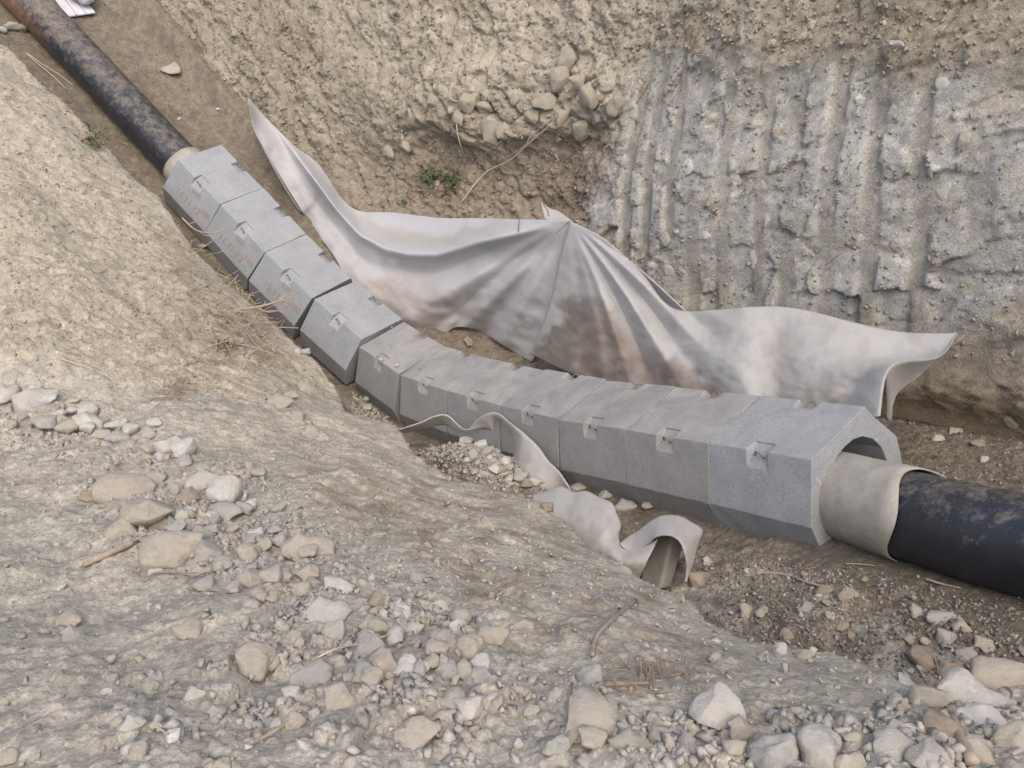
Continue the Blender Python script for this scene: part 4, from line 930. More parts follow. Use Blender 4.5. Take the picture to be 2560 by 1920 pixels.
# ------------------------------------------------------------------ concrete weights
BL = 1.052
HS = [(0, 0), (.27, 0), (.34, 0), (.40, 0), (.4335, -.07), (.467, -.14), (.64, -.50), (.638, -.52), (.60, -.83), (.585, -.845), (.42, -.845), (.425, -.75), (.43, -.60)]
HN = [(0, 0), (.27, 0), (.272, -.02), (.335, -.045), (.40, -.082), (.467, -.14), (.64, -.50), (.638, -.52), (.60, -.83), (.585, -.845), (.42, -.845), (.425, -.75), (.43, -.60)]
for a_ in (.35, .7, 1.05, 1.35):      # inner arch, from the leg to the crown
    q = (.44 * math.cos(a_), -.60 + .445 * math.sin(a_)); HS.append(q); HN.append(q)
def far_side(x, z):
    """the casting spreads a little more on the side towards the wall"""
    if z < -.14 and x > .5: return x + .055 * min(1, (-z - .14) / .36), z
    if x < .5 and z < -.15: return x + .045, z
    return x, z
def full(H): return [far_side(x, z) for x, z in H] + [(.02, -.155)] + [(-x, z) for x, z in reversed(H)][:-1]
SA, SN = full(HS), full(HN)
def block_mesh(seed):
    rr = random.Random(seed)
    ys = [-BL / 2, -BL / 4, -.11, -.095, .095, .11, BL / 4, BL / 2]
    secs = [SA, SA, SA, SN, SN, SA, SA, SA]
    bm = bmesh.new(); rings = []
    for y, s in zip(ys, secs):
        rings.append([bm.verts.new((x, y, z)) for x, z in s])
    n = len(SA)
    for a, b in zip(rings, rings[1:]):
        for i in range(n): bm.faces.new((a[i], a[(i + 1) % n], b[(i + 1) % n], b[i]))
    # end faces as quads between outer and inner halves
    for rg, flip in ((rings[0], False), (rings[-1], True)):
        h = n // 2; outer = rg; 
        f = bm.faces.new(rg if not flip else rg[::-1])
    bmesh.ops.remove_doubles(bm, verts=bm.verts, dist=1e-5)
    bmesh.ops.triangulate(bm, faces=[f for f in bm.faces if len(f.verts) > 4])
    bmesh.ops.recalc_face_normals(bm, faces=bm.faces)
    bm.normal_update()
    ed = [e for e in bm.edges if len(e.link_faces) == 2 and e.calc_face_angle(0) > R(22)]
    bmesh.ops.bevel(bm, geom=ed, offset=.007, segments=2, affect='EDGES', profile=.6, clamp_overlap=True)
    bmesh.ops.triangulate(bm, faces=bm.faces)
    bmesh.ops.subdivide_edges(bm, edges=[e for e in bm.edges if e.calc_length() > .12], cuts=1)
    bmesh.ops.triangulate(bm, faces=bm.faces)
    for v in bm.verts:
        q = v.co * 9 + Vector((seed * 3.1, 0, 0)); v.co += Vector((mnoise.noise(q), mnoise.noise(q + Vector((9, 0, 0))), mnoise.noise(q + Vector((0, 9, 0))))) * .004
    me = bpy.data.meshes.new('body'); bm.to_mesh(me); bm.free(); return me
def tube_mesh(name, pts, rad, sides=6, closed_ends=True):
    P = np.asarray(pts, float); rad = np.broadcast_to(rad, (len(P),)); T = np.gradient(P, axis=0); T /= np.linalg.norm(T, axis=1)[:, None] + 1e-9
    V = []; up = np.array((0, 0, 1.)) if abs(T[0, 2]) < .9 else np.array((1., 0, 0))
    for p, t, r_ in zip(P, T, rad):
        a = np.cross(t, up); a /= np.linalg.norm(a) + 1e-9; b_ = np.cross(a, t); up = b_
        for k in range(sides):
            c = 2 * math.pi * k / sides; V.append(p + r_ * (a * math.cos(c) + b_ * math.sin(c)))
    F = []
    for i in range(len(P) - 1):
        for k in range(sides): F.append((i * sides + k, i * sides + (k + 1) % sides, (i + 1) * sides + (k + 1) % sides, (i + 1) * sides + k))
    if closed_ends: F.append(tuple(range(sides))[::-1]); F.append(tuple(range((len(P) - 1) * sides, len(P) * sides)))
    me = bpy.data.meshes.new(name); me.from_pydata([tuple(v) for v in V], [], F); me.update()
    me.polygons.foreach_set('use_smooth', np.ones(len(me.polygons), bool)); return me
BMS = [block_mesh(i) for i in range(3)]
loop_pts = [(.0, -.048, -.03)] + [(.0 + .012 * math.sin(a), -.048 * math.cos(a), .015 + .045 * math.sin(a)) for a in np.linspace(0, math.pi, 9)] + [(.0, .048, -.03)]
LOOPM = tube_mesh('lifting_loop', loop_pts, .0085, 6); LOOPM.materials.append(M_WIRE)
J = [(-4.97, 12.95, -5.43, .622, .783, .001), (-4.23, 12.34, -5.9, .64, .768, -.003), (-3.5, 11.74, -6.4, .618, .786, -.024), (-2.74, 11.13, -6.84, .622, .781, -.054),
     (-2.69, 11.12, -6.86, .638, .769, -.05), (-1.92, 10.43, -7.12, .689, .721, -.074),
     (-1.93, 10.39, -7.18, .78, .60, .12), (-1.25, 9.57, -7.05, .702, .703, .113), (-.55, 8.84, -6.75, .695, .713, .097), (.13, 8.1, -6.39, .706, .695, .13), (.78, 7.37, -5.97, .69, .712, .134), (1.4, 6.66, -5.5, .695, .706, .134), (2.04, 5.94, -5.03, .711, .695, .11), (2.66, 5.21, -4.55, .72, .68, .124)]
PAIRS = [(0, 1), (1, 2), (2, 3), (4, 5), (6, 7), (7, 8), (8, 9), (9, 10), (10, 11), (11, 12), (12, 13)]
BLAB = ['grey concrete pipe weight at the far end of the row, rusty lettering',
 'grey concrete pipe weight, second from the far end, rusty lettering and a white stain',
 'grey concrete pipe weight with rusty lettering, touched by a dry branch',
 'clean bluish concrete pipe weight standing proud beside the first dusty one',
 'dusty tan-grey concrete pipe weight carrying loose pebbles, lowest in the row',
 'dusty concrete pipe weight just past the pebble-strewn one, beside small rubble',
 'dusty concrete pipe weight behind the wavy edge of felt',
 'dusty concrete pipe weight with a whitish scuff, behind the gravel heap',
 'dusty concrete pipe weight with a dark open joint on its near side',
 'dusty concrete pipe weight touching the nearest clean one',
 'nearest concrete pipe weight, clean and bluish, open arched end over the felt wrap']
weights = []
for i, (a, b) in enumerate(PAIRS):
    A = Vector(J[a][:3]); B = Vector(J[b][:3]); 
    yv = (A - B).normalized(); h = Vector(J[a][3:]) + Vector(J[b][3:]); h.normalize(); h = (h - yv * h.dot(yv)).normalized(); up = h.cross(yv)
    if up.z < 0: up = -up
    mtx = Matrix((h, yv, up)).transposed().to_4x4()
    jr = random.Random(i * 3 + 1); jz = jr.uniform(-.016, .016) if i > 4 else 0
    mtx = mtx @ Matrix.Rotation(jr.uniform(-.012, .012), 4, 'Z') @ Matrix.Rotation(jr.uniform(-.012, .012), 4, 'Y')
    root = empty('concrete_weight'); mtx.translation = (A + B) / 2 + Vector((0, 0, jz)); root.matrix_world = mtx
    tag(root, BLAB[i], 'pipe weight', 'concrete weights lined up on the pipe')
    me = BMS[i % 3].copy(); me.materials.append(M_CON if i in (0, 1, 2, 3, 10) else M_COND)
    bo = bpy.data.objects.new('body', me); col.objects.link(bo); bo.parent = root; bo.scale[1] = ((A - B).length - .007) / BL
    for sgn in (-1, 1):
        lo = bpy.data.objects.new('lifting_loop', LOOPM); col.objects.link(lo); lo.parent = root; lo.location = (sgn * .385, 0, -.072); lo.rotation_euler = (0, sgn * .5, .2 * sgn)
    if i in (0, 1, 2):
        for txt, yy0, zz0, sz in (('11.11.12', .0, -.40, .17), ('020', -.10 + .02, -.20, .13), ('100', -.38, -.33, .14)):
            cu = bpy.data.curves.new('lettering', 'FONT'); cu.body = txt; cu.size = sz; cu.extrude = .0008; cu.align_x = 'CENTER'; cu.offset = -.002
            to = bpy.data.objects.new('lettering', cu); col.objects.link(to)
            dg = bpy.context.evaluated_depsgraph_get(); tm = bpy.data.meshes.new_from_object(to.evaluated_get(dg)); bpy.data.objects.remove(to); bpy.data.curves.remove(cu)
            tm.materials.clear(); tm.materials.append(M_PAINT); tm.name = 'lettering'
            to = bpy.data.objects.new('lettering', tm); col.objects.link(to); to.parent = root
            nrm = Vector((-.36, 0, .173)).normalized(); ex = Vector((0, -1, 0)); ey = nrm.cross(ex)
            if ey.z < 0: ex = -ex; ey = -ey
            M3 = Matrix((ex, nrm.cross(ex), nrm)).transposed().to_4x4()
            xx = -(.467 + .48 * (-zz0 - .14)) 
            M3.translation = Vector((xx, yy0, zz0)) + nrm * .006; to.matrix_local = M3
    weights.append(root)

def on_weights(px, py):
    d = np.linspace(5, 17, 1500); P = unproj(np.full_like(d, px), np.full_like(d, py), d); q, t, z = st(P[:, 0], P[:, 1]); i = np.argmax(P[:, 2] < z); return P[i]
for i, (px, py, wpx, c_, lb) in enumerate([(952, 901, 16, 'p', 'whitish chip beside the notch of the first dusty weight'), (992, 914, 14, 'p', 'flat pale chip on the side edge of the first dusty weight'),
        (980, 820, 9, 'g', 'tiny stone at the far edge of the first dusty weight'), (1060, 946, 9, 'g', 'tiny dark stone on the near edge of the second dusty weight'),
        (1115, 876, 9, 'p', 'tiny pale stone at the back corner of the second dusty weight'), (1130, 884, 12, 'b', 'small brownish stone on the back of the second dusty weight'), (1050, 922, 10, 't', 'small tan stone on top of the second dusty weight')]):
    p = on_weights(px, py); sz_ = wpx * float(proj(p)[2]) / FPX
    tag(put_rock('pebble', SMALL[i], MATS[c_], (p[0], p[1], p[2] + sz_ * .2), sz_, i * 1.3), lb, 'stone', 'loose stones on the dusty weights')
# ------------------------------------------------------------------ the pipe
PC = catmull(TOP, 10); Tn = np.gradient(PC, axis=0); Tn /= np.linalg.norm(Tn, axis=1)[:, None]
upv = np.array((0, 0, 1.)) - Tn * Tn[:, 2:3]; upv /= np.linalg.norm(upv, axis=1)[:, None]
SIDE = np.cross(Tn, upv); SIDE *= np.sign(SIDE[:, 1:2]); CEN = PC - upv * .575 - SIDE * .035
Sarc = np.concatenate([[0], np.cumsum(np.linalg.norm(np.diff(CEN, axis=0), axis=1))])
pipe = empty('black_pipe', CEN[len(CEN) // 2]); bpy.context.view_layer.update()
tag(pipe, 'black coated steel pipe running down the trench under the concrete weights', 'pipe')
def sweep(name, pts, rad, sides, m, wob=0, endshift=None, seed=0):
    me = tube_mesh(name, pts, rad, sides, closed_ends=False)
    V = np.array([tuple(v.co) for v in me.vertices]).reshape(len(pts), sides, 3); P = np.asarray(pts)
    if wob:
        dirs = V - P[:, None]; a = np.arange(sides)[None] / sides * 2 * math.pi; s = np.linspace(0, len(pts) * .12, len(pts))[:, None]
        f = 1 + wob * (vnoise(s * 2.0 + 0 * a, np.cos(a) * 2 + seed + 0 * s, 500) + vnoise(s * 2 + 0 * a, np.sin(a) * 2 + 11 + 0 * s, 501))
        V = P[:, None] + dirs * f[..., None]
    if endshift is not None:
        a = np.arange(sides) / sides * 2 * math.pi; T = (P[-1] - P[-2]) / np.linalg.norm(P[-1] - P[-2])
        V[-1] += T * (endshift(a))[:, None]; V[-2] += T * (endshift(a) * .6)[:, None]
    me.vertices.foreach_set('co', V.astype(np.float32).ravel()); me.update(); me.materials.clear(); me.materials.append(m)
    o = bpy.data.objects.new(name, me); col.objects.link(o)
    o.parent = pipe; o.matrix_parent_inverse = pipe.matrix_world.inverted(); return o
pb = sweep('pipe_body', CEN, .335, 48, M_PIPE)
s1_ = float(Sarc[np.argmin(np.linalg.norm(PC - np.array((-4.97, 12.95, -5.43)), axis=1))]); s2_ = float(Sarc[np.argmin(np.linalg.norm(PC - np.array((2.66, 5.21, -4.55)), axis=1))])
sw = np.linspace(s1_ - .34, s2_ + .78, 110); wp = np.stack([np.interp(sw, Sarc, CEN[:, k]) for k in range(3)], 1)
wr = sweep('felt_wrap', wp, .356, 48, M_WRAP, .035, lambda a: .07 * np.sin(a * 2 + .5) + .04 * np.sin(a * 3))
sol = wr.modifiers.new('thickness', 'SOLIDIFY'); sol.thickness = .010; sol.offset = 0

# ------------------------------------------------------------------ felt sheets
def solve_T(px, py, T):
    """3D point on the ray of a picture point where it is T metres across the line of the pipe"""
    sh = px.shape; px, py, T = px.ravel(), py.ravel(), T.ravel(); d = np.linspace(4, 19.5, 156)
    out = np.zeros((len(px), 3)); RY = ray(px, py)
    Pq = RY[:, None, :] * d[None, :, None]; t = st(Pq[..., 0], Pq[..., 1])[1]
    t = np.maximum.accumulate(t, axis=1)
    for i in range(len(px)):
        out[i] = RY[i] * np.interp(T[i], t[i] + np.arange(len(d)) * 1e-7, d)
    return out.reshape(sh + (3,))
def resample(pts, n):
    P = catmull(np.asarray(pts, float), 8); L = np.concatenate([[0], np.cumsum(np.hypot(*np.diff(P, axis=0).T))]); q = np.linspace(0, L[-1], n)
    return np.stack([np.interp(q, L, P[:, k]) for k in range(P.shape[1])], 1)
def coons(top, bot, left, right, nu, nv):
    t, b_, l, r_ = resample(top, nu), resample(bot, nu), resample(left, nv), resample(right, nv)   # left, right run from top to bottom
    u = np.linspace(0, 1, nu)[None, :, None]; v = np.linspace(0, 1, nv)[:, None, None]
    return (1 - v) * t[None] + v * b_[None] + (1 - u) * l[:, None] + u * r_[:, None] - ((1 - u) * (1 - v) * t[0] + u * (1 - v) * t[-1] + (1 - u) * v * b_[0] + u * v * b_[-1])
def floor_T(px, py):
    d = np.linspace(5, 18, 500); P = unproj(np.full_like(d, px), np.full_like(d, py), d); s, t, z = st(P[:, 0], P[:, 1])
    i = np.argmax(P[:, 2] < floorz(s, t, z) + .02); return max(t[i], .72)
def sheet(name, P3, nu, nv, parent, colr, thick=.012, m=M_FELT):
    o = mesh_obj(name, P3.reshape(-1, 3), grid_faces(nv, nu), m, parent, True, colr.reshape(-1, 3))
    s = o.modifiers.new('thickness', 'SOLIDIFY'); s.thickness = thick; s.offset = 0
    return o
FB = np.array((.42, .405, .395)); FD = np.array((.17, .135, .11))
gs = empty('geotextile_sheet', (1.4, 9.0, -6.4)); bpy.context.view_layer.update()
tag(gs, 'big off-white felt sheet draped along the far wall behind the weights', 'geotextile')
def setp(o, p): o.parent = p; o.matrix_parent_inverse = p.matrix_world.inverted()
# --- right panel
nu, nv = 150, 80
topR = [(1424, 552), (1500, 590), (1560, 640), (1610, 690), (1660, 755), (1710, 778), (1800, 775), (1880, 768), (1960, 768), (2040, 782), (2140, 808), (2240, 829), (2330, 834), (2392, 833)]
botR = [(1325, 885), (1400, 922), (1440, 938), (1520, 965), (1640, 985), (1760, 1000), (1900, 1015), (2040, 1035), (2130, 1050), (2200, 1040)]
leftR = [(1424, 552), (1400, 640), (1380, 740), (1350, 830), (1325, 885)]
rightR = [(2392, 833), (2365, 878), (2330, 898), (2270, 902), (2235, 912), (2212, 950), (2200, 1040)]
G = coons(topR, botR, leftR, rightR, nu, nv); gx, gy = G[..., 0], G[..., 1]
v = np.linspace(0, 1, nv)[:, None]; u = np.linspace(0, 1, nu)[None, :]
tb = np.interp(np.linspace(1345, 2200, nu), [1345, 1400, 1450, 1700, 2000, 2200], [1.75, 1.5, 1.2, 1.05, 1.0, 1.1])[None]
tt_ = np.interp(gx[0], [1424, 1560, 1700, 2100, 2392], [2.25, 2.0, 1.85, 2.0, 2.35])[None]
Tm = tt_ + (tb - tt_) * (v ** .85)
dx, dy = gx - 1424, gy - 548; rr2 = np.hypot(dx, dy); th = np.degrees(np.arctan2(dy, dx))
ampl = sstep(0, 230, rr2) * sstep(620, 330, rr2)
for th0, wd, am in ((82, 6, .04), (74, 4, -.04), (66, 3.5, -.07), (59, 3.5, .08), (52, 3.5, -.10), (46, 3, .08), (40, 3.5, -.09), (35, 3, .06), (30, 4, -.05)):
    Tm = Tm + am * ampl * (.5 * np.exp(-((th - th0 - 4 * sstep(100, 500, rr2)) / wd) ** 2) + .6 * np.exp(-np.abs((th - th0 - 4 * sstep(100, 500, rr2)) / (wd * .7))))
Tm = Tm + .06 * np.exp(-((gx - 1940) / 42) ** 2) * sstep(780, 850, gy) - .09 * np.exp(-((gx - 1850) / 60) ** 2) - .12 * np.exp(-((gx - 2090) / 95) ** 2) * sstep(800, 900, gy)
Tm = Tm + .12 * np.exp(-((gx - 2150 + (gy - 960) * .9) / 28) ** 2) * sstep(900, 960, gy)
Tm = Tm - .45 * np.exp(-((u - 1) / .10) ** 2) * sstep(.15, .6, v)
Tm = Tm + .035 * fbm(gx / 90, gy / 90, 601, 3) + .022 * fbm(gx / 26, gy / 26, 602, 3) * sstep(0, .4, v)
P3 = solve_T(gx, gy, Tm)
cc = np.ones(gx.shape + (3,)) * np.array((.372, .370, .358)); nn = fbm(gx / 40, gy / 40, 610, 4)
stain = pix_mask(gx + 60 * nn, gy + 60 * nn, [(1390, 790), (1430, 745), (1530, 770), (1560, 830), (1640, 890), (1780, 940), (1840, 1010), (1500, 1010), (1330, 900)], 28)
cc = mix(cc, FD, stain * np.clip(.95 + nn * .45, 0, .98)); cc = mix(cc, (.30, .28, .255), np.clip(nn * 1.5 - .15, 0, .4))
cc = mix(cc, (.39, .39, .41), np.clip(1 - rr2 / 330, 0, 1) * .7 * (th < 66)); cc = mix(cc, (.26, .235, .21), np.exp(-((gx - 1945) / 30) ** 2) * sstep(800, 860, gy) * .5)  # paler round the peak; shade of the upright fold put into the colour
cc = mix(cc, (.30, .28, .25), pix_mask(gx, gy, [(1960, 1000), (2060, 930), (2130, 950), (2060, 1060)], 30) * .7)
o = sheet('right_panel', P3, nu, nv, None, cc); o.name = 'stained_panel'; setp(o, gs)
# --- left panel
nu, nv = 150, 90
topL = [(620, 244), (660, 290), (700, 330), (738, 366), (790, 405), (822, 447), (858, 500), (900, 528), (980, 531), (1060, 541), (1120, 546), (1200, 546), (1300, 549), (1380, 550), (1424, 551)]
botL = [(624, 262), (634, 320), (660, 372), (700, 440), (740, 505), (790, 580), (835, 640), (885, 725), (950, 775), (1020, 812), (1100, 834), (1140, 818), (1180, 822), (1230, 846), (1290, 885), (1328, 906)]
leftL = [(620, 244), (622, 253), (624, 262)]
rightL = [(1424, 551), (1414, 620), (1402, 710), (1385, 790), (1352, 862), (1328, 906)]
G = coons(topL, botL, leftL, rightL, nu, nv); gx, gy = G[..., 0], G[..., 1]
v = np.linspace(0, 1, nv)[:, None]; u = np.linspace(0, 1, nu)[None, :]
bl = resample(botL, nu); ks = list(range(0, nu, 6)) + [nu - 1]; tb = np.array([floor_T(*bl[q]) for q in ks]); tb = np.interp(np.arange(nu), ks, tb); tb = np.convolve(np.pad(tb, 8, 'edge'), np.ones(17) / 17, 'valid')[None]
tb = np.where(np.linspace(0, 1, nu)[None] < .3, np.minimum(tb, 1.15), tb); tb = np.maximum(tb, .85)
tt_ = np.interp(gx[0], [620, 740, 860, 1000, 1200, 1424], [1.5, 1.75, 1.95, 2.15, 2.2, 2.25])[None]
tt_ = np.maximum(tt_, tb + .12)
ridge = np.interp(gx, [620, 700, 745, 800, 840, 900, 960, 1020, 1090, 1200, 1424], [244, 330, 392, 465, 520, 585, 618, 632, 634, 602, 552])
top_y = np.interp(gx, gx[0], gy[0]); db = (gy - ridge)
up_f = np.clip((ridge - gy) / np.maximum(ridge - top_y + 6, 12), 0, 1) * sstep(0, 30, ridge - top_y)
lowT = tb + (np.minimum(tt_ - .35, tb + .9) - tb) * (1 - v) ** .9
Tm = lowT + (tt_ - lowT + .10) * up_f ** .8 * (db < 0)
wb = sstep(2, 60, ridge - top_y); Tm = Tm * wb + (tb + (tt_ - tb) * (1 - v)) * (1 - wb)
Tm = Tm - .10 * np.exp(-(db / 16) ** 2) * sstep(640, 760, gx) * sstep(1424, 1250, gx) + .10 * np.exp(-((db - 55) / 30) ** 2) * sstep(700, 850, gx) * sstep(1424, 1300, gx)
dx, dy = gx - 1424, gy - 548; rr2 = np.hypot(dx, dy); th = np.degrees(np.arctan2(dy, -dx))    # angle below the horizontal towards the left
ampl = sstep(0, 260, rr2) * sstep(640, 360, rr2) * (db > 0)
for th0, wd, am in ((22, 5, .05), (31, 5, -.08), (39, 4, .07), (46, 4, -.08), (53, 3.5, .08), (61, 5, -.09), (72, 5, .06)):
    Tm = Tm + am * ampl * (.4 * np.exp(-((th - th0) / wd) ** 2) + .7 * np.exp(-np.abs((th - th0) / (wd * .8))))
Tm = Tm + .07 * fbm(gx / 60, gy / 60, 621, 3) * v + .035 * fbm(gx / 24, gy / 24, 622, 3) * sstep(.3, .9, v)
P3 = solve_T(gx, gy, Tm)
for _ in range(3): P3[1:-1, 1:-1] = .5 * P3[1:-1, 1:-1] + .125 * (P3[:-2, 1:-1] + P3[2:, 1:-1] + P3[1:-1, :-2] + P3[1:-1, 2:])
cc = np.ones(gx.shape + (3,)) * np.array((.40, .405, .418)); nn = fbm(gx / 40, gy / 40, 630, 4)
cc = mix(cc, (.33, .31, .285), pix_mask(gx + 30 * nn, gy + 20 * nn, [(900, 545), (1000, 575), (1110, 590), (1220, 560), (1280, 550), (1160, 615), (1050, 618), (960, 600)], 14) * .9)
cc = mix(cc, (.34, .305, .28), pix_mask(gx + 80 * nn, gy + 60 * nn, [(930, 680), (1020, 690), (1130, 740), (1200, 800), (1100, 850), (980, 800), (880, 730)], 40) * .75)
cc = mix(cc, (.35, .34, .33), np.clip(nn * 1.4, 0, .45))
cc = mix(cc, (.40, .39, .38), sstep(840, 650, gx) * .7)
o = sheet('clean_panel', P3, nu, nv, None, cc); setp(o, gs)
# --- small pieces of the same sheet
def patch(name, top, bot, Tt, Tb, parent, colr, nu=40, nv=14, bulge=0):
    t_, b_ = resample(top, nu), resample(bot, nu); v = np.linspace(0, 1, nv)[:, None, None]; G = t_[None] * (1 - v) + b_[None] * v
    uu_ = np.linspace(0, 1, nu); Tt = np.interp(uu_, np.linspace(0, 1, len(Tt)), Tt)[None]; Tb = np.interp(uu_, np.linspace(0, 1, len(Tb)), Tb)[None]
    v = v[..., 0]; T = Tt * (1 - v) + Tb * v + bulge * np.sin(math.pi * v)
    P3 = solve_T(G[..., 0], G[..., 1], T); cc = np.ones(G.shape[:2] + (3,)) * np.asarray(colr)
    o = sheet(name, P3, nu, nv, None, cc); setp(o, parent); return o
patch('peak_flap', [(1352, 506), (1372, 520), (1395, 528), (1420, 545), (1430, 552)], [(1362, 548), (1380, 556), (1400, 560), (1415, 560), (1430, 560)], [2.4, 2.5, 2.45], [2.3, 2.3, 2.3], gs, (.37, .345, .325))
patch('back_fold', [(1500, 592), (1560, 640), (1620, 690), (1680, 745), (1714, 778)], [(1540, 640), (1580, 700), (1620, 750), (1670, 780), (1714, 784)], [2.35, 2.3, 2.15, 2.0], [2.3, 2.3, 2.2, 2.0], gs, (.44, .44, .47))
patch('end_flap', [(2212, 935), (2235, 912), (2270, 902), (2330, 898), (2365, 878), (2392, 834)], [(2215, 1048), (2228, 1050), (2240, 988), (2300, 938), (2345, 888), (2392, 836)], [1.0, 1.15, 1.35, 1.7, 2.0, 2.33], [1.35, 1.4, 1.7, 1.9, 2.1, 2.35], gs, (.29, .28, .26), bulge=.12)
patch('far_side_edge', [(624, 262), (640, 330), (680, 410), (720, 480), (752, 530)], [(628, 280), (645, 345), (684, 425), (722, 492), (750, 534)], [1.2, 1.15, 1.1, 1.0, 1.0], [1.35, 1.3, 1.25, 1.15, 1.05], gs, (.33, .31, .29), 30, 4)

# --- felt on the near side of the weights
ns_ = empty('geotextile_strip', tuple(gpick(1400, 1250))); bpy.context.view_layer.update()
tag(ns_, 'pale grey felt offcut squeezed out between bank and weights, wavy edge and crumpled end', 'geotextile')
def zz(l, sc_, ox, oy): return [(x / sc_ + ox, y / sc_ + oy) for x, y in l]
def gd(px, py): return GPP[pick(GV, GPP, px, py)[0], 2]
def ruled(name, top, bot, dt, db_, parent, colr, nu=90, nv=16, bulge=0, nz=.02):
    t_, b_ = resample(top, nu), resample(bot, nu); v = np.linspace(0, 1, nv)[:, None]; G = t_[None] * (1 - v[..., None]) + b_[None] * v[..., None]
    uu_ = np.linspace(0, 1, nu); dt = np.interp(uu_, np.linspace(0, 1, len(dt)), dt)[None]; db_ = np.interp(uu_, np.linspace(0, 1, len(db_)), db_)[None]
    D_ = dt * (1 - v) + db_ * v + bulge * np.sin(math.pi * v) + nz * fbm(G[..., 0] / 40, G[..., 1] / 40, 650, 3)
    nn = fbm(G[..., 0] / 25, G[..., 1] / 25, 655, 3)
    cc = np.ones(G.shape[:2] + (3,)) * np.asarray(colr); cc = mix(cc, (.33, .31, .28), np.clip(nn * 1.5, 0, .6))
    o = sheet(name, unproj(G[..., 0], G[..., 1], D_), nu, nv, None, cc, .014); setp(o, parent); return o
Z2 = lambda l: zz(l, 2.212, 860, 780); Z4 = lambda l: zz(l, 4.809, 1320, 1180)
e_top = Z2([(305, 650), (420, 612), (500, 577), (570, 571), (640, 632), (685, 648), (740, 592), (800, 560), (855, 563), (930, 622), (1010, 683), (1080, 752), (1130, 822), (1190, 882), (1240, 962), (1252, 992)])
e_bot = Z2([(330, 668), (470, 640), (530, 622), (580, 628), (640, 655), (690, 652), (750, 640), (800, 645), (850, 690), (900, 780), (960, 870), (1010, 930), (1060, 970), (1120, 1000), (1200, 1020), (1262, 1030)])
dt = [gd(*q) for q in e_bot]; print('strip depths', np.round(dt, 2))
dbot = [max(min(q + .02, 11.2), 7.0) for q in dt]; 
DT = np.interp(np.linspace(0, 1, 16), [0, .35, .6, 1], [10.75, 10.45, 9.75, 8.9]); DB = DT + np.array([.25, .3, .3, .3, .1, -.05, .05, .15, .18, .15, .12, .1, .1, .08, .05, 0])
DB[8:] = np.minimum(np.array(dt[8:]) + .10, 11)
DT[8:] = np.minimum(DT[8:], DB[8:] + .25)
ruled('wavy_edge', e_top, e_bot, DT, DB, ns_, (.40, .385, .35), 110, 10)
E = Z4([(60, 290), (250, 225), (400, 182), (560, 250), (700, 237), (860, 312), (1010, 382), (1060, 500), (1110, 640), (1082, 760), (1110, 870), (1180, 927), (1330, 917), (1440, 862), (1560, 800)])
Lw = Z4([(60, 420), (180, 520), (330, 600), (480, 680), (560, 800), (650, 900), (750, 990), (850, 1060), (1000, 1130), (1150, 1210), (1250, 1260), (1330, 1290)])
ruled('crumpled_end', E, Lw, [8.64, 8.53, 8.21, 7.78, 7.45, 7.29, 7.13, 7.02], [8.21, 7.88, 7.67, 7.45, 7.24, 7.13, 7.02, 7.02], ns_, (.40, .385, .36), 110, 26, -.16)
F_ = Z4([(1110, 872), (1180, 927), (1330, 917), (1440, 862), (1530, 782), (1680, 760), (1800, 812), (1870, 920), (1900, 1060), (1912, 1160), (1890, 1320)])
Bk = Z4([(1120, 850), (1200, 790), (1350, 690), (1480, 592), (1600, 532), (1720, 520), (1850, 545), (1960, 605), (2092, 702), (2040, 860), (1990, 1060), (1900, 1325)])
ruled('hump', F_, Bk, [7.18, 7.13, 7.02, 6.91, 6.80, 6.70, 6.64, 6.70, 6.70], [7.29, 7.51, 7.51, 7.45, 7.34, 7.24, 7.07, 6.91, 6.75], ns_, (.39, .375, .35), 90, 14, -.03)
ruled('back_roll', Z4([(1440, 830), (1580, 780), (1740, 780), (1850, 870)]), Z4([(1360, 1320), (1480, 1400), (1600, 1400), (1710, 1380)]), [7.45, 7.3, 7.15, 7.2], [7.3, 7.2, 7.08, 7.12], ns_, (.36, .34, .315), 24, 20)

# ------------------------------------------------------------------ muddy puddle behind the dusty weights
pp = []
for k in range(64):
    a = 2 * math.pi * k / 64; rr_k = 1 + .18 * math.sin(3 * a + 1) + .1 * math.sin(5 * a)
    c0 = np.array(unproj(np.array([1180.]), np.array([880.]), np.array([12.3]))[0])
    pp.append((c0[0] + .95 * rr_k * (math.cos(a) * .62 + math.sin(a) * .25), c0[1] + .95 * rr_k * (-math.cos(a) * .78 + math.sin(a) * .3)))
sP, tP, zP = st(np.array([p[0] for p in pp]), np.array([p[1] for p in pp]))
wz_ = float(np.min(gz(np.array([p[0] for p in pp]), np.array([p[1] for p in pp]))[0])) + .085
pud = mesh_obj('puddle', [(x, y, wz_) for x, y in pp], [tuple(range(64))], M_WATER)
tag(pud, 'brown muddy puddle behind the dusty weights', None, kind='structure')

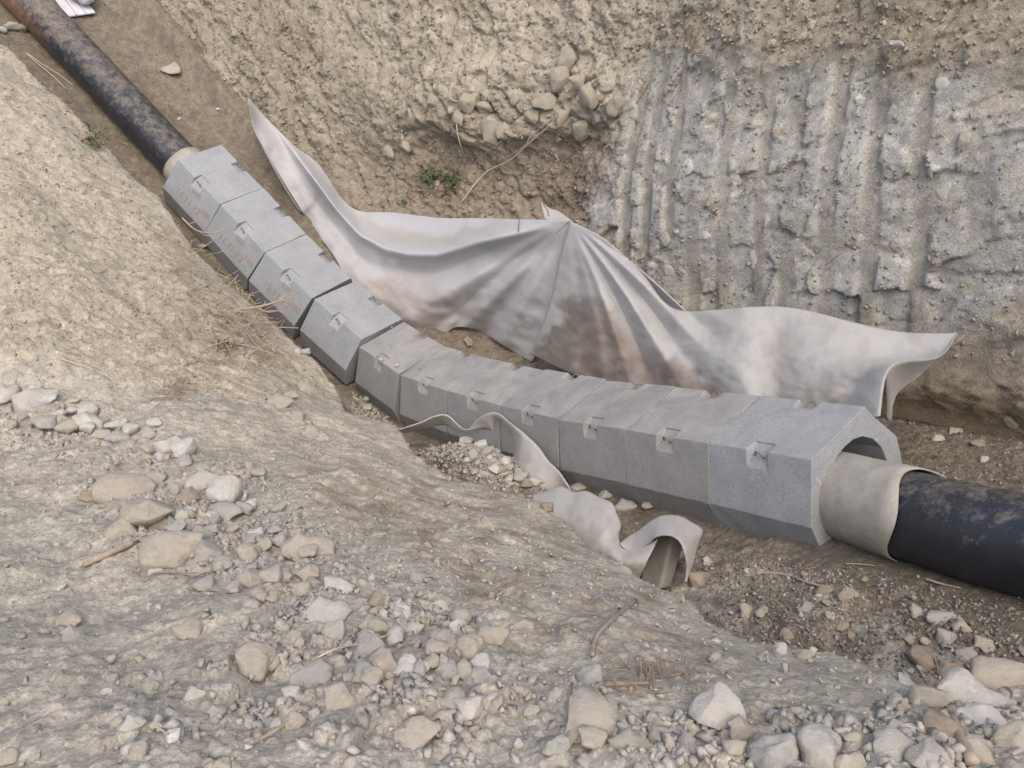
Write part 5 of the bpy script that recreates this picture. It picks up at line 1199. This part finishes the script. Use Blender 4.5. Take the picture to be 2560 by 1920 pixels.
# ------------------------------------------------------------------ sticks, roots and stems
def stick(name, pts, r0, r1, m, label, cat, where='g', lift=.02, branches=(), group=None, extra=None):
    P = []
    for k, q in enumerate(pts):
        if len(q) == 3: P.append(unproj(np.array([q[0]]), np.array([q[1]]), np.array([q[2]]))[0])
        elif where == 'g': p = gpick(q[0], q[1]); P.append(p + np.array((0, -.3 * lift, lift)))
        else: p, nv_ = wpick(q[0], q[1]); P.append(p + nv_ * lift)
    P = catmull(P, 5); me = tube_mesh(name, P, np.linspace(r0, r1, len(P)), 7); me.materials.append(m)
    if branches: root = empty(name, tuple(P[0])); bpy.context.view_layer.update(); o = bpy.data.objects.new('stem', me); col.objects.link(o); setp(o, root)
    else: root = bpy.data.objects.new(name, me); col.objects.link(root)
    for bpts in branches:
        Q = []
        for q in bpts:
            if len(q) == 3: Q.append(unproj(np.array([q[0]]), np.array([q[1]]), np.array([q[2]]))[0])
            else: d = proj(P)[2]; kx = np.argmin((proj(P)[0] - q[0]) ** 2 + (proj(P)[1] - q[1]) ** 2); Q.append(unproj(np.array([q[0]]), np.array([q[1]]), np.array([d[kx]]))[0])
        Q = catmull(Q, 4); me2 = tube_mesh('branch', Q, np.linspace(r0 * .6, r1 * .6, len(Q)), 5); me2.materials.append(m)
        o = bpy.data.objects.new('branch', me2); col.objects.link(o); setp(o, root)
    tag(root, label, cat, group); return root
dC = gd(600, 780) - .2
stick('dry_branch', [(545, 790, dC), (590, 775, dC), (640, 768, dC - .02), (690, 755, dC), (718, 738, dC + .05), (736, 730, dC + .1)], .022, .008, M_TWIG, 'dry forked branch pointing over the side of the third weight', 'branch', branches=[[(690, 755), (712, 750), (738, 732, dC)], [(640, 768), (670, 780), (700, 775, dC)]])
stick('dry_branch', [(455, 545, dC + .3), (490, 575, dC + .3), (530, 582, dC + .35), (560, 575, dC + .4)], .012, .005, M_TWIG, 'thin dry twig reaching over the foot of the second weight', 'branch', branches=[[(470, 560), (500, 553), (520, 560, dC + .3)], [(490, 575), (520, 590), (545, 585, dC + .3)]])
stick('dry_branch', [(375, 575), (420, 600), (455, 620), (490, 640)], .010, .004, M_TWIG, 'bent dry twig on the bank edge left of the second weight', 'branch')
stick('dry_branch', [(527, 668), (560, 690), (590, 698), (612, 690)], .010, .004, M_TWIG, 'curved dry twig just above the brush pile', 'branch')
stick('dry_branch', [(655, 843), (680, 822), (712, 797)], .010, .004, M_REED, 'pale forked twig left of the fourth weight', 'branch')
stick('dry_branch', [(215, 1415), (260, 1395), (300, 1375), (335, 1362)], .020, .024, M_TWIG, 'stout dusty stick lying left of the smooth grey-tan hump', 'stick', lift=.03)
stick('dry_root', [(368, 1460), (395, 1440), (440, 1437), (490, 1445), (520, 1440)], .008, .006, M_ROOT, 'thin curved grey root under the biggest rock', 'root', lift=.04)
stick('dry_root', [(486, 1400), (494, 1375), (497, 1345)], .018, .014, M_TWIG, 'short upright knobbed stick between the small tan stones', 'stick', lift=.05)
stick('stick', [(1862, 1443), (1910, 1436), (1970, 1442), (2010, 1455), (2060, 1470)], .007, .010, M_TWIG, 'crooked dry stick on the brown trench floor', 'stick')
stick('stick', [(2110, 1412), (2150, 1414), (2185, 1418)], .006, .004, M_TWIG, 'thin twig just below the felt wrap', 'stick')
stick('stick', [(2310, 1452), (2350, 1462), (2400, 1473)], .010, .006, M_TWIG, 'straight stick lying under the black pipe', 'stick')
stick('root', [(1482, 1640), (1492, 1600), (1515, 1565), (1550, 1535), (1590, 1505)], .011, .013, M_ROOT, 'grey curved root on the slope above the tall smooth stone', 'root', lift=.02)
stick('root', [(1510, 1715), (1560, 1712), (1620, 1715)], .013, .007, M_REDT, 'dark root lying right of the tall smooth stone', 'root')
stick('stick', [(2365, 1800), (2385, 1850), (2420, 1910)], .018, .022, M_TWIG, 'thick pale stick lying down the lower right rubble', 'stick', lift=.04)
stick('root', [(330, 1780), (400, 1820), (440, 1850)], .005, .004, M_REED, 'thin straw on the lower left gravel', 'straw')
stick('root', [(790, 1660), (840, 1635), (900, 1620), (970, 1600)], .005, .004, M_REED, 'long thin straw across the two-tone boulder', 'straw', lift=.06)
stick('root', [(745, 1790), (700, 1830), (640, 1860)], .008, .005, M_TWIG, 'bent twig beside the pale-topped block', 'twig')
stick('stem', [(65, 135), (110, 165), (150, 190), (183, 218)], .009, .006, M_REED, 'upper one of two straw stems hanging over the bank edge', 'stem', group='straws on the bank edge')
stick('stem', [(70, 137), (105, 168), (140, 200), (165, 225)], .009, .006, M_REED, 'lower one of two straw stems hanging over the bank edge', 'stem', group='straws on the bank edge')
stick('stem', [(150, 898), (210, 915), (255, 935), (300, 965)], .008, .005, M_REED, 'long pale straw lying on the yellowish slope', 'stem')
stick('stem', [(220, 325), (270, 345), (320, 365)], .008, .005, M_REED, 'straw beside the green tuft on the bank edge', 'stem')
# wall: the diagonal reeds and hanging roots
stick('reed', [(1150, 515), (1210, 440), (1270, 385), (1330, 335), (1375, 312)], .011, .010, M_REED, 'longest diagonal reed leaning on the cut face', 'reed', 'w', .16, group='diagonal reeds on the cut face')
stick('reed', [(1260, 385), (1310, 340), (1350, 318), (1395, 300)], .010, .009, M_ROOT, 'upper diagonal reed of the bundle on the cut face', 'reed', 'w', .18, group='diagonal reeds on the cut face')
stick('reed', [(1190, 400), (1230, 365), (1270, 335)], .008, .006, M_ROOT, 'short thin reed left of the diagonal bundle', 'reed', 'w', .12, group='diagonal reeds on the cut face')
stick('root', [(1131, 215), (1126, 245), (1148, 270), (1150, 310), (1160, 350), (1176, 400)], .011, .007, M_REED, 'wavy hanging root left of the clod cluster', 'root', 'w', .10)
stick('root', [(1235, 205), (1226, 230), (1230, 250)], .008, .006, M_ROOT, 'short hooked root above the clod cluster', 'root', 'w', .06)
stick('root', [(855, 285), (890, 288), (915, 315), (922, 345)], .010, .006, M_ROOT, 'grey arching root in the soil above the felt', 'root', 'w', .06)
stick('root', [(975, 38), (1000, 50), (1015, 48)], .010, .006, M_ROOT, 'small dark root near the top of the soil face', 'root', 'w', .03)
stick('rod', [(1865, 722), (1900, 695), (1935, 675)], .005, .005, M_WIRE, 'thin dark rod stuck to the grooved rock, lower one', 'rod', 'w', .08, group='thin dark rods on the rock face')
stick('rod', [(2072, 663), (2095, 640), (2115, 623)], .005, .005, M_WIRE, 'thin dark rod stuck to the grooved rock, upper one', 'rod', 'w', .08, group='thin dark rods on the rock face')
stick('reed', [(2385, 866), (2400, 850), (2415, 838)], .006, .004, M_REED, 'pale straw beside the tip of the felt sheet', 'straw', 'w', .05)
# wire ties in the felt
for pts, lb in (([(1390, 583), (1410, 565), (1424, 552)], 'dark wire tie through the peak of the felt'), ([(1296, 578), (1297, 560), (1300, 542)], 'short dark wire tie at the upper felt edge'), ([(1372, 540), (1368, 525), (1358, 512)], 'dark wire tie on the small flap behind the peak')):
    Q = solve_T(np.array([p[0] for p in pts], float), np.array([p[1] for p in pts], float), np.array([1.95, 2.1, 2.15])); me = tube_mesh('wire_tie', catmull(Q, 4), .008, 6); me.materials.append(M_WIRE)
    o = bpy.data.objects.new('wire_tie', me); col.objects.link(o); tag(o, lb, 'wire', 'wire ties on the felt sheet')

# dry brush and fine roots
def brush(name, cx, cy, wpx, hpx, n, m, label, cat, where, ln, seed, kind=None, rad=.004):
    r = random.Random(seed); V = []; F = []; off = 0
    for i in range(n):
        px = r.gauss(cx, wpx / 2.5); py = r.gauss(cy, hpx / 2.5)
        if where == 'g': p = gpick(px, py); nv_ = np.array((0, -.4, .9))
        else: p, nv_ = wpick(px, py)
        a = r.uniform(0, 6.28) if where == 'g' else r.gauss(-1.57, .5); l = ln * r.uniform(.4, 1)
        e1 = np.cross(nv_, (0, 0, 1.)); e1 = e1 / (np.linalg.norm(e1) + 1e-6); e2 = np.cross(e1, nv_) 
        if e2[2] < 0: e2 = -e2
        dr = e1 * math.cos(a) + e2 * math.sin(a); bend = nv_ * r.uniform(.2, .6)
        Q = np.array([p - dr * l * .5 + nv_ * .01, p - dr * l * .15 + bend * l * .3 + e1 * r.gauss(0, .1) * l, p + dr * l * .2 + bend * l * .35, p + dr * l * .5 + nv_ * .01 + e2 * r.gauss(0, .1) * l]); Q = catmull(Q, 3)
        me = tube_mesh('t', Q, rad * r.uniform(.6, 1.4), 4, False); vv = [tuple(x.co) for x in me.vertices]; F += [tuple(k + off for k in f.vertices) for f in me.polygons]; V += vv; off += len(vv); bpy.data.meshes.remove(me)
    o = mesh_obj(name, V, F, m, smooth=True); tag(o, label, cat, kind='stuff'); return o
brush('dry_brush', 560, 800, 220, 150, 130, M_TWIG, 'tangle of dry tan twigs on the bank beside the third weight', 'brush', 'g', .8, 1, rad=.006)
brush('dry_brush', 610, 850, 130, 90, 60, M_REDT, 'reddish dry brush below the tan tangle, near the fourth weight', 'brush', 'g', .5, 2, rad=.006)
brush('dry_brush', 460, 650, 60, 80, 26, M_TWIG, 'sparse dry twigs on the bank edge by the second weight', 'brush', 'g', .6, 3, rad=.006)
brush('dry_brush', 430, 980, 80, 40, 40, M_REDT, 'small dark mat of roots under the earth ledge', 'brush', 'g', .4, 4)
brush('dry_brush', 1640, 1690, 150, 50, 70, M_REDT, 'low brown brush right of the tall smooth stone', 'brush', 'g', .16, 5, rad=.0025)
brush('dry_brush', 900, 320, 60, 90, 50, M_ROOT, 'grey root mat hanging in the soil above the felt', 'roots', 'w', .35, 6)
brush('dry_brush', 1130, 440, 200, 80, 50, M_REDT, 'fine brown roots hanging in the hollow of the cut face', 'roots', 'w', .45, 7)
brush('dry_brush', 1430, 430, 130, 120, 70, M_REDT, 'reddish fine roots below the clod cluster', 'roots', 'w', .5, 8)
brush('dry_brush', 1600, 220, 120, 60, 50, M_TWIG, 'tan roots where the soil meets the grooved rock', 'roots', 'w', .4, 9)
brush('dry_brush', 720, 110, 260, 120, 70, M_ROOT, 'sparse grey rootlets over the upper soil face', 'roots', 'w', .3, 10)
# green tufts
def tuft(px, py, size, n, where, label, seed):
    r = random.Random(seed)
    if where == 'g': p = gpick(px, py); nv_ = np.array((0, -.3, .95))
    else: p, nv_ = wpick(px, py)
    root = empty('green_weed', tuple(p)); V = []; F = []; SV = []; SF = []
    for i in range(n // 6):
        d = np.array((r.gauss(0, 1), r.gauss(0, 1), r.gauss(-.3 if where == 'w' else .6, .9))); d /= np.linalg.norm(d); d = d * .8 + nv_ * .5; l = size * r.uniform(.4, 1)
        q = np.array([(0, 0, 0), d * l * .5, d * l + np.array((0, 0, -.15 * l))]); me = tube_mesh('t', q, .0035, 4, False); o_ = len(SV); SV += [tuple(x.co) for x in me.vertices]; SF += [tuple(k + o_ for k in f.vertices) for f in me.polygons]; bpy.data.meshes.remove(me)
        for j in range(6):
            b0 = d * l * (.3 + .7 * j / 5); e = np.array((r.gauss(0, 1), r.gauss(0, 1), r.gauss(0, 1))); e /= np.linalg.norm(e); f = np.cross(e, d); f /= np.linalg.norm(f) + 1e-6; ll = size * r.uniform(.16, .3); k = len(V)
            V += [tuple(b0), tuple(b0 + e * ll * .5 + f * ll * .2), tuple(b0 + e * ll), tuple(b0 + e * ll * .5 - f * ll * .2)]; F.append((k, k + 1, k + 2, k + 3))
    mesh_obj('stems', SV, SF, M_TWIG, root); mesh_obj('foliage', V, F, M_LEAF, root); tag(root, label, 'weed', 'green weeds on the earth faces'); return root
tuft(1072, 440, .40, 170, 'w', 'upright fresh green weed in the hollow, left of the leafy one', 1)
tuft(1130, 452, .46, 200, 'w', 'leafy green weed in the hollow of the cut face', 2)
tuft(1205, 470, .18, 40, 'w', 'small green sprig right of the leafy weed', 3)
tuft(1010, 500, .22, 50, 'w', 'dull green weed just above the felt edge', 4)
tuft(1440, 500, .16, 30, 'w', 'faint green sprig above the peak of the felt', 5)
tuft(1590, 300, .16, 30, 'w', 'green sprig where the soil meets the grooved rock', 6)
tuft(240, 368, .34, 130, 'g', 'green tuft on the crest of the yellowish bank', 7)
tuft(560, 865, .20, 50, 'g', 'green sprout in the reddish dry brush', 8)
tuft(510, 640, .14, 30, 'g', 'tiny green sprout on the bank edge by the second weight', 9)

# ------------------------------------------------------------------ white boards and sack in the upper left corner
def box_mesh(name, sx, sy, sz, m, bev=.006):
    bm = bmesh.new(); bmesh.ops.create_cube(bm, size=1); 
    for v_ in bm.verts: v_.co = Vector((v_.co.x * sx, v_.co.y * sy, v_.co.z * sz))
    bmesh.ops.bevel(bm, geom=list(bm.edges), offset=bev, segments=1, affect='EDGES'); me = bpy.data.meshes.new(name); bm.to_mesh(me); bm.free(); me.materials.append(m); return me
pB = gpick(185, 22); dB = float(proj(pB)[2])
pB0 = unproj(np.array([195.]), np.array([30.]), np.array([dB]))[0]; pB1 = unproj(np.array([150.]), np.array([-30.]), np.array([dB + .3]))[0]
dirv = Vector(pB1 - pB0); yaw = math.atan2(dirv.y, dirv.x); pitch_ = -math.atan2(dirv.z, math.hypot(dirv.x, dirv.y))
pal = empty('white_boards', tuple(pB0 + np.array((0, 0, .05))), (0, pitch_, yaw)); tag(pal, 'stack of thin white boards lying beside the pipe in the upper left', 'boards')
for k in range(3):
    o = bpy.data.objects.new('board', box_mesh('board', 1.3, .155, .03, M_BOARD)); col.objects.link(o); o.parent = pal; o.location = (.45, -.165 + k * .165, .0 + .004 * k)
o = bpy.data.objects.new('board', box_mesh('board', 1.2, .5, .025, M_BOARD)); col.objects.link(o); o.parent = pal; o.location = (.48, 0, -.035)
bm = bmesh.new(); bmesh.ops.create_icosphere(bm, subdivisions=4, radius=.5)
for v_ in bm.verts:
    c = v_.co.copy(); k = 1 + .16 * mnoise.noise(c * 3.2) + .07 * mnoise.noise(c * 8); c *= k; c.z = max(c.z, -.22) * .6; v_.co = Vector((c.x * .95, c.y * .6, c.z * .7))
me = bpy.data.meshes.new('sack'); bm.to_mesh(me); bm.free(); me.materials.append(M_SACK); me.polygons.foreach_set('use_smooth', np.ones(len(me.polygons), bool))
pS = unproj(np.array([207.]), np.array([-6.]), np.array([dB + .1]))[0]
sk = bpy.data.objects.new('sack', me); col.objects.link(sk); sk.location = tuple(pS + np.array((0, 0, .12))); sk.rotation_euler = (0, pitch_, yaw); sk.scale = (.75, .75, .75)
tag(sk, 'white plastic sack resting on the white boards', 'sack')
print('verts', sum(len(o.data.vertices) for o in bpy.data.objects if o.type == 'MESH' and o.data.users == 1))
